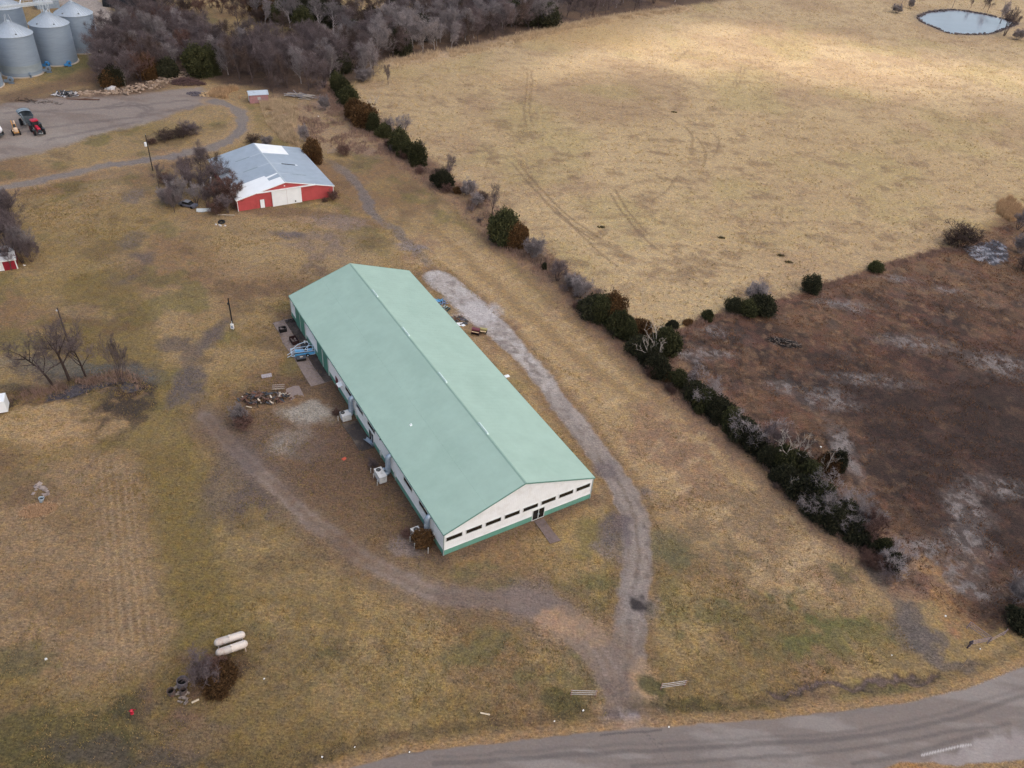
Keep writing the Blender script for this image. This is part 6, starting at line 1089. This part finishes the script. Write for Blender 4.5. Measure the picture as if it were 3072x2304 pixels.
for i, (px, py, k_, h, wd) in enumerate([(8,660,'thick1',8,1.0),(28,690,'thick0',8.5,1.0),(48,720,'thick2',7.5,1.0),(62,752,'thick0',7.5,1.0),(82,770,'thick1',7,1.0),(96,786,'thick2',5.5,.9),(70,790,'thick0',6.5,.9),(-14,700,'thick1',8,1),(-30,740,'thick0',8,1),(20,740,'thick2',7.5,1),(35,812,'sap0',6,1.0)]): plant(k_, G(px,py,-.05), h, "grey bare tree in the clump behind the red shed" if k_ != 'sap0' else "thin dark tree right in front of the red shed", "clump behind the red shed" if k_ != 'sap0' else None, wide=wd)
# --- behind the barn
for k_, px, py, h, wd, lab in [('cbr0',936,486,6.2,.8,"brown-green cedar touching the barn's right eave near its back"),('cdk2',948,478,2.5,.9,"small dark cedar at the back corner of the barn roof"),('bush1',1033,465,3.0,1.2,"dark reddish bush right of the pale gate"),('haze0',915,425,4.4,.8,"blue-grey bare bush in the brush behind the barn"),('haze0',975,330,4.0,1.0,"grey bare bush in the brush below the board stack"),('bush1',1000,600,2.6,1.0,"dark bush at the front right corner of the barn"),('bush1',975,606,1.2,1.2,"low weeds along the right part of the barn front"),('bush0',760,430,2.6,1.5,"brown bushes beyond the back of the barn roof"),('haze0',800,440,2.6,1.4,"pale grey bush just behind the white end of the barn roof"),('wood2',820,290,6.5,.5,"slim bare tree right of the small faded shed"),('bush0',500,420,2.6,2.0,"left end of the dark brush thicket inside the loop track"),('bush0',545,412,3.2,1.8,"middle of the dark brush thicket inside the loop track"),('bush2',570,402,3.4,1.6,"right grey end of the dark brush thicket inside the loop track"),('bush1',455,432,1.6,1.8,"low reddish scrub behind the tall utility pole")]: plant(k_, G(px,py,-.05), h, lab, wide=wd)
# --- trees by the far pond and pasture edge
for k_, px, py, h, wd, lab in [('thick0',3012,108,13,.8,"large dark bare tree standing in front of the pond's right end"),('thick1',3000,70,12,.5,"pale tall crown behind the large dark tree by the pond"),('haze0',3050,120,5,1.5,"grey bushes running off right of the pond"),('sap0',2950,28,8,1.0,"left of the small bare trees behind the pond"),('sap0',2962,36,8,1.0,"second small bare tree behind the pond"),('sap0',2912,24,6,1.0,"lone small bare tree above the pond's far bank"),('haze0',2730,26,5,.8,"small bare tree left of the pond near the pole"),('haze0',2690,40,4,1.8,"pale brush round the foot of the left pole"),('pale1',1097,232,11,.9,"white-barked bare tree, left of the pair at the pasture corner"),('pale0',1110,230,11.5,.8,"white-barked bare tree, right of the pair at the pasture corner"),('wood0',1120,228,9,.6,"darker bare tree close behind the white-barked pair"),('sap0',1165,254,7,.9,"thin twin-stemmed bare tree by the bare patch at the pasture corner"),('wood2',716,84,11,1.0,"solitary dark bare tree standing in the golden clearing"),('haze0',1090,245,4,1.8,"low grey brush at the feet of the white-barked pair"),('cdk0',1200,160,9,.8,"dark cedar at the wood's edge right of the white-barked pair"),('cdk1',1180,140,9,.8,"dark cedar behind the one at the wood's edge"),('cdk2',1020,215,7,.9,"dark cedar where the wood meets the hedgerow"),('ced1',600,232,10,.95,"dark green cedar in the wood above the right end of the rubble bank"),('ced3',632,222,9,.9,"second dark green cedar beside the one above the rubble bank"),('cdk0',345,258,6,1.0,"dark brown-green cedar above the white block on the yard bank"),('cbr0',330,262,5,1.1,"rusty cedar left of the dark one above the yard bank"),('cbr1',445,236,7,.8,"rusty cedar in the front of the wood above the yard bank"),('cdk2',505,232,6,.9,"dark cedar between the rusty one and the green ones over the bank"),('dead1',376,258,6,.5,"bleached slim trunk standing at the edge of the yard bank")]: plant(k_, G(px,py,-.05), h, lab, wide=wd)
# --- the wood
def in_p(x, y, P): return bool(inpoly(np.array([x]), np.array([y]), P)[0])
def fill(poly_px, spacing, kinds, hr, seed, lab, grp, avoid=(), maxn=200):
    R = random.Random(seed); P = W2(poly_px); xs = [p[0] for p in P]; ys = [p[1] for p in P]; pts = []; tries = 0
    while tries < 9000 and len(pts) < maxn:
        tries += 1; x, y = R.uniform(min(xs),max(xs)), R.uniform(min(ys),max(ys))
        if not in_p(x,y,P) or any((x-a)**2+(y-b)**2 < spacing**2 for a,b in pts): continue
        pts.append((x,y))
    for x, y in pts:
        k_ = R.choice(kinds); nm = TREES[k_][0]; plant(k_, Vector((x,y,-.05)), R.uniform(*hr)*(.75 if nm == "cedar_tree" else 1), lab[0] if nm != "cedar_tree" else lab[1], grp+(": evergreens" if nm == "cedar_tree" else ""), wide=R.uniform(.9,1.2)*(1.0 if nm != "cedar_tree" else .95))
    return len(pts)
WK = ['wood0','wood1','wood2','wood3','wood0','wood1','pale0','pale1','thick0','thick2']
fill([(292,232),(300,160),(335,105),(400,70),(470,80),(560,90),(640,150),(660,205),(640,214),(560,210),(480,228),(400,254),(330,258)], 4.6, WK+['redb0','redb1'], (8,11.5), 1, ("grey bare tree in the wood between the grain bins and the farmyard bank","dark cedar inside the wood beside the grain bins"), "bare wood by the grain bins")
fill([(640,160),(760,140),(900,140),(1010,150),(1100,170),(1120,195),(1060,215),(1010,235),(960,282),(860,276),(760,256),(690,250),(650,215)], 4.8, WK+['wood3','wood2'], (9,12), 2, ("purple-grey bare tree in the wood behind the small faded shed","dark cedar inside the wood behind the small faded shed"), "bare wood behind the small shed")
fill([(1010,140),(1060,100),(1200,70),(1350,62),(1450,50),(1536,40),(1640,30),(1640,78),(1536,106),(1400,140),(1300,156),(1210,168),(1130,180)], 5.0, ['wood0','wood1','pale0','pale1','pale2','thick1','pale2','wood2','wood3','pale0','wood1','cdk2','thick2'], (9,13), 3, ("pale grey bare tree in the belt along the pasture's far edge","dark cedar in the tree belt along the pasture's far edge"), "tree belt along the pasture")
fill([(1640,20),(1750,-30),(1900,-60),(2120,-50),(2100,0),(2000,14),(1830,44),(1640,74)], 6.0, ['wood0','wood1','pale0','pale2','thick2','wood3'], (8,12), 4, ("grey bare tree in the narrow right end of the far tree belt","dark cedar in the right end of the far tree belt"), "right end of the far tree belt", maxn=70)
fill([(1010,70),(1100,40),(1250,20),(1400,-20),(1650,-70),(1700,-20),(1550,20),(1350,45),(1200,60),(1080,90)], 8.5, ['cdk1','wood2','pale2','wood3','wood1','wood0','ced1'], (9,13), 5, ("bare tree at the very top edge beyond the pale tree belt","dark cedar at the very top edge beyond the pale tree belt"), "far trees at the top edge", maxn=70)
fill([(770,50),(850,20),(1000,40),(1040,90),(960,95),(860,88),(790,75)], 5.5, ['cdk0','cdk1','ced1','cbr0','pale1','pale2','cdk2'], (9,13), 6, ("pale bare tree in the dark evergreen clump above the wood","dark evergreen in the clump above the golden clearing"), "evergreen clump above the clearing", maxn=40)
fill([(540,30),(640,20),(740,10),(780,40),(700,52),(620,48),(560,52)], 6.0, ['redb0','redb1','bush1','bush0'], (5,7), 7, ("reddish brown scrub tree beyond the golden clearing at the top",""), "reddish scrub beyond the clearing", maxn=40)
fill([(765,62),(830,62),(845,76),(780,72)], 5.0, ['bush0','bush1'], (4.5,6), 8, ("low dark brown scrub at the right end of the golden clearing",""), "dark scrub in the clearing", maxn=14)
fill([(420,40),(480,20),(540,-10),(560,25),(500,55),(450,62)], 6.5, ['wood0','wood2','thick0'], (8,11), 9, ("bare tree at the top edge right of the black shelter",""), "bare trees right of the black shelter", maxn=22)
print("plants", NT[0])
# --- standing dead grass: weeds along the hedgerow, the wood edge and behind the barn
def blades(name, label, P_or_line, n, hmin, hmax, m_, seed, width=.05, poly=False, wid=2.5, clump=.5, keepf=None):
    R = np.random.RandomState(seed)
    if poly:
        P = np.array(P_or_line); out = []
        while sum(len(o) for o in out) < n:
            c = np.stack([R.uniform(P[:,0].min(),P[:,0].max(),n), R.uniform(P[:,1].min(),P[:,1].max(),n)],1); out.append(c[inpoly(c[:,0],c[:,1],[tuple(p) for p in P])])
        c = np.concatenate(out)[:n]
    else:
        P = np.array(P_or_line); L_ = np.hypot(*(P[1:]-P[:-1]).T); cs = np.concatenate([[0],np.cumsum(L_)]); t = R.uniform(0,cs[-1],n); i = np.clip(np.searchsorted(cs,t)-1,0,len(L_)-1); f = ((t-cs[i])/L_[i])[:,None]; c = P[i]*(1-f)+P[i+1]*f+R.normal(0,wid,(n,2))
    keep = fbm(c[:,0],c[:,1],3.5,seed+300,2) > clump*.95; c = c[keep]; c = c[keepf(c)] if keepf else c; n = len(c); k = 4; c = np.repeat(c,k,0)+R.normal(0,.16,(n*k,2)); n = len(c); h = R.uniform(hmin,hmax,n); a = R.uniform(0,6.28,n); lean = R.normal(0,.28,(n,2))*h[:,None]
    V = np.zeros((n,3,3)); w_ = width*R.uniform(.6,1.3,n); V[:,0,:2] = c-np.stack([np.cos(a),np.sin(a)],1)*w_[:,None]; V[:,1,:2] = c+np.stack([np.cos(a),np.sin(a)],1)*w_[:,None]; V[:,2,:2] = c+lean; V[:,2,2] = h; V[:,:2,2] = -.05
    me = bpy.data.meshes.new(name); me.vertices.add(n*3); me.vertices.foreach_set("co", V.astype(np.float32).ravel()); me.loops.add(n*3); me.loops.foreach_set("vertex_index", np.arange(n*3,dtype=np.int32)); me.polygons.add(n); me.polygons.foreach_set("loop_start", np.arange(0,n*3,3,dtype=np.int32)); me.update(calc_edges=True); me.materials.append(m_)
    o = bpy.data.objects.new(name, me); COL.objects.link(o); return tag(o, label, "grass", None, "stuff")
tall = mat("tan_stalk", S(206,180,148), .9, scale=.5, var=.25, spec=.1); redw = mat("red_weed", S(158,130,116), .9, scale=.5, var=.3, spec=.1); goldw = mat("gold_stalk", S(200,166,130), .9, scale=.5, var=.25, spec=.1); strw = mat("straw_blade", S(166,138,96), .9, scale=.25, var=.4, spec=.1)
blades("tall_grass", "tan standing dead grass behind the barn", W2([(780,310),(830,300),(900,330),(880,400),(900,440),(850,425),(800,370)]), 4500, .6, 1.5, tall, 31, .045, True, clump=.40)
blades("tall_grass", "pinkish standing dead grass along the wood's edge by the pasture", W2([(1180,186),(1400,153),(1536,122),(1650,94),(1830,58),(2060,26)]), 5000, .7, 1.7, tall, 32, .06, wid=2.6, clump=.45)
blades("weeds", "red-brown dead weeds along the foot of the hedgerow", HEDGE, 9000, .3, 1.0, redw, 33, .04, wid=2.6, clump=.45)
blades("weeds", "red-brown weeds behind the barn", W2([(880,320),(985,280),(1080,360),(1180,465),(1100,470),(1000,445),(920,420)]), 3800, .4, 1.1, redw, 34, .045, True, clump=.5)
blades("tall_grass", "golden reeds at the right end of the yard", W2([(622,290),(640,270),(700,262),(740,280),(735,296),(670,295)]), 1600, .8, 1.7, goldw, 35, .055, True, clump=.42)
blades("tall_grass", "orange reeds at the right edge above the foamy pool", W2([(2990,610),(3040,590),(3090,610),(3090,660),(3030,665),(2990,640)]), 2500, .8, 1.8, goldw, 36, .05, True, clump=.42)
blades("weeds", "dead weeds along the creek bank", [(p[0],p[1]+1.2) for p in CREEK], 1300, .3, .8, redw, 37, .035, wid=.9, clump=.42)
blades("weeds", "dead weeds along the marsh fence", DIVIDE, 3000, .3, .8, redw, 38, .04, wid=.7, clump=.42)
olv = mat("olive_blade", S(150,132,82), .9, scale=.22, var=.4, spec=.1); mshb = mat("marsh_blade", S(132,98,74), .9, scale=.2, var=.5, spec=.1)
LAWNP = W2([(-40,2330),(-40,560),(600,520),(900,600),(1000,560),(1300,760),(1600,1050),(2050,1300),(2600,1750),(2760,1960),(2300,2120),(1400,2200),(900,2310)])
_hall = [tuple(bw(u_, v_)[:2]) for u_, v_ in ((-1,-1),(BW+1,-1),(BW+1,BL_+1),(-1,BL_+1))]
def off_tracks(c):
    X_, Y_ = c[:,0], c[:,1]
    return (dline(X_,Y_,DRIVE) > 2.6) & (dline(X_,Y_,LEFTDRV) > 2.4) & (dline(X_,Y_,LOOP) > 2.6) & (sdpoly(X_,Y_,YARD) < -1) & (sdpoly(X_,Y_,_hall) < 0) & (sdpoly(X_,Y_,ROAD) < -.8)
blades("lawn_tufts", "straw coloured winter grass tufts over the lawn", LAWNP, 42000, .08, .26, strw, 41, .05, True, clump=.42, keepf=off_tracks)
blades("lawn_tufts", "olive grass tufts over the lawn", LAWNP, 34000, .08, .24, olv, 42, .05, True, clump=.46, keepf=off_tracks)
blades("pasture_tussocks", "straw tussocks over the pasture", PASTURE, 52000, .15, .45, mat("pasture_blade", S(206,178,132), .9, scale=.15, var=.35, spec=.1), 43, .09, True, clump=.45, keepf=lambda c: sdpoly(c[:,0],c[:,1],POND) < -1)
blades("marsh_growth", "brown dead growth over the marsh", MARSH, 30000, .1, .4, mshb, 44, .05, True, clump=.47)
# ------------------------------------------------------------------ unseen cloud sheet overhead, spread sunward to brighten the walls, with one gap of sun on the far pasture
def cloud():
    m, t, b = newmat("cloud"); N = t.nodes; L = t.links; N.remove(b); out = N["Material Output"]
    tl_ = N.new("ShaderNodeBsdfTranslucent"); tl_.inputs[0].default_value = (1,1,1,1); tp = N.new("ShaderNodeBsdfTransparent"); mx = N.new("ShaderNodeMixShader"); a = N.new("ShaderNodeAttribute"); a.attribute_name = "thick"
    L.new(a.outputs["Fac"], mx.inputs[0]); L.new(tp.outputs[0], mx.inputs[1]); L.new(tl_.outputs[0], mx.inputs[2]); L.new(mx.outputs[0], out.inputs[0])
    zc = 900.0; off = SUN*(zc/SUN.z); n = 320
    ext = [-1200+off.x, 3600+off.x, -3600+off.y, 1450+off.y]
    X, Y = np.meshgrid(np.linspace(ext[0],ext[1],n), np.linspace(ext[2],ext[3],n), indexing='ij'); gx, gy = X-off.x, Y-off.y
    Z = zc+fbm(X,Y,420,401,4)*80-40; gx, gy = X-SUN.x*(Z/SUN.z), Y-SUN.y*(Z/SUN.z)
    P = W2(GAP); d = sdpoly(gx, gy, P); th = sstep(GAPS, -GAPS, d+(fbm(gx,gy,60,411,3)-.5)*50); th = .30+.70*th
    th = th*(1-.0*X); idx = np.arange(n*n).reshape(n,n); F = np.stack([idx[:-1,:-1],idx[1:,:-1],idx[1:,1:],idx[:-1,1:]],-1).reshape(-1,4)
    me = bpy.data.meshes.new("cloud_layer"); me.from_pydata(np.stack([X,Y,Z],-1).reshape(-1,3).tolist(), [], F.tolist()); me.attributes.new("thick",'FLOAT','POINT').data.foreach_set("value", th.ravel().astype(np.float32)); me.materials.append(m); me.polygons.foreach_set("use_smooth",[True]*len(me.polygons))
    o = bpy.data.objects.new("cloud_layer", me); COL.objects.link(o); tag(o, kind='structure')
cloud()
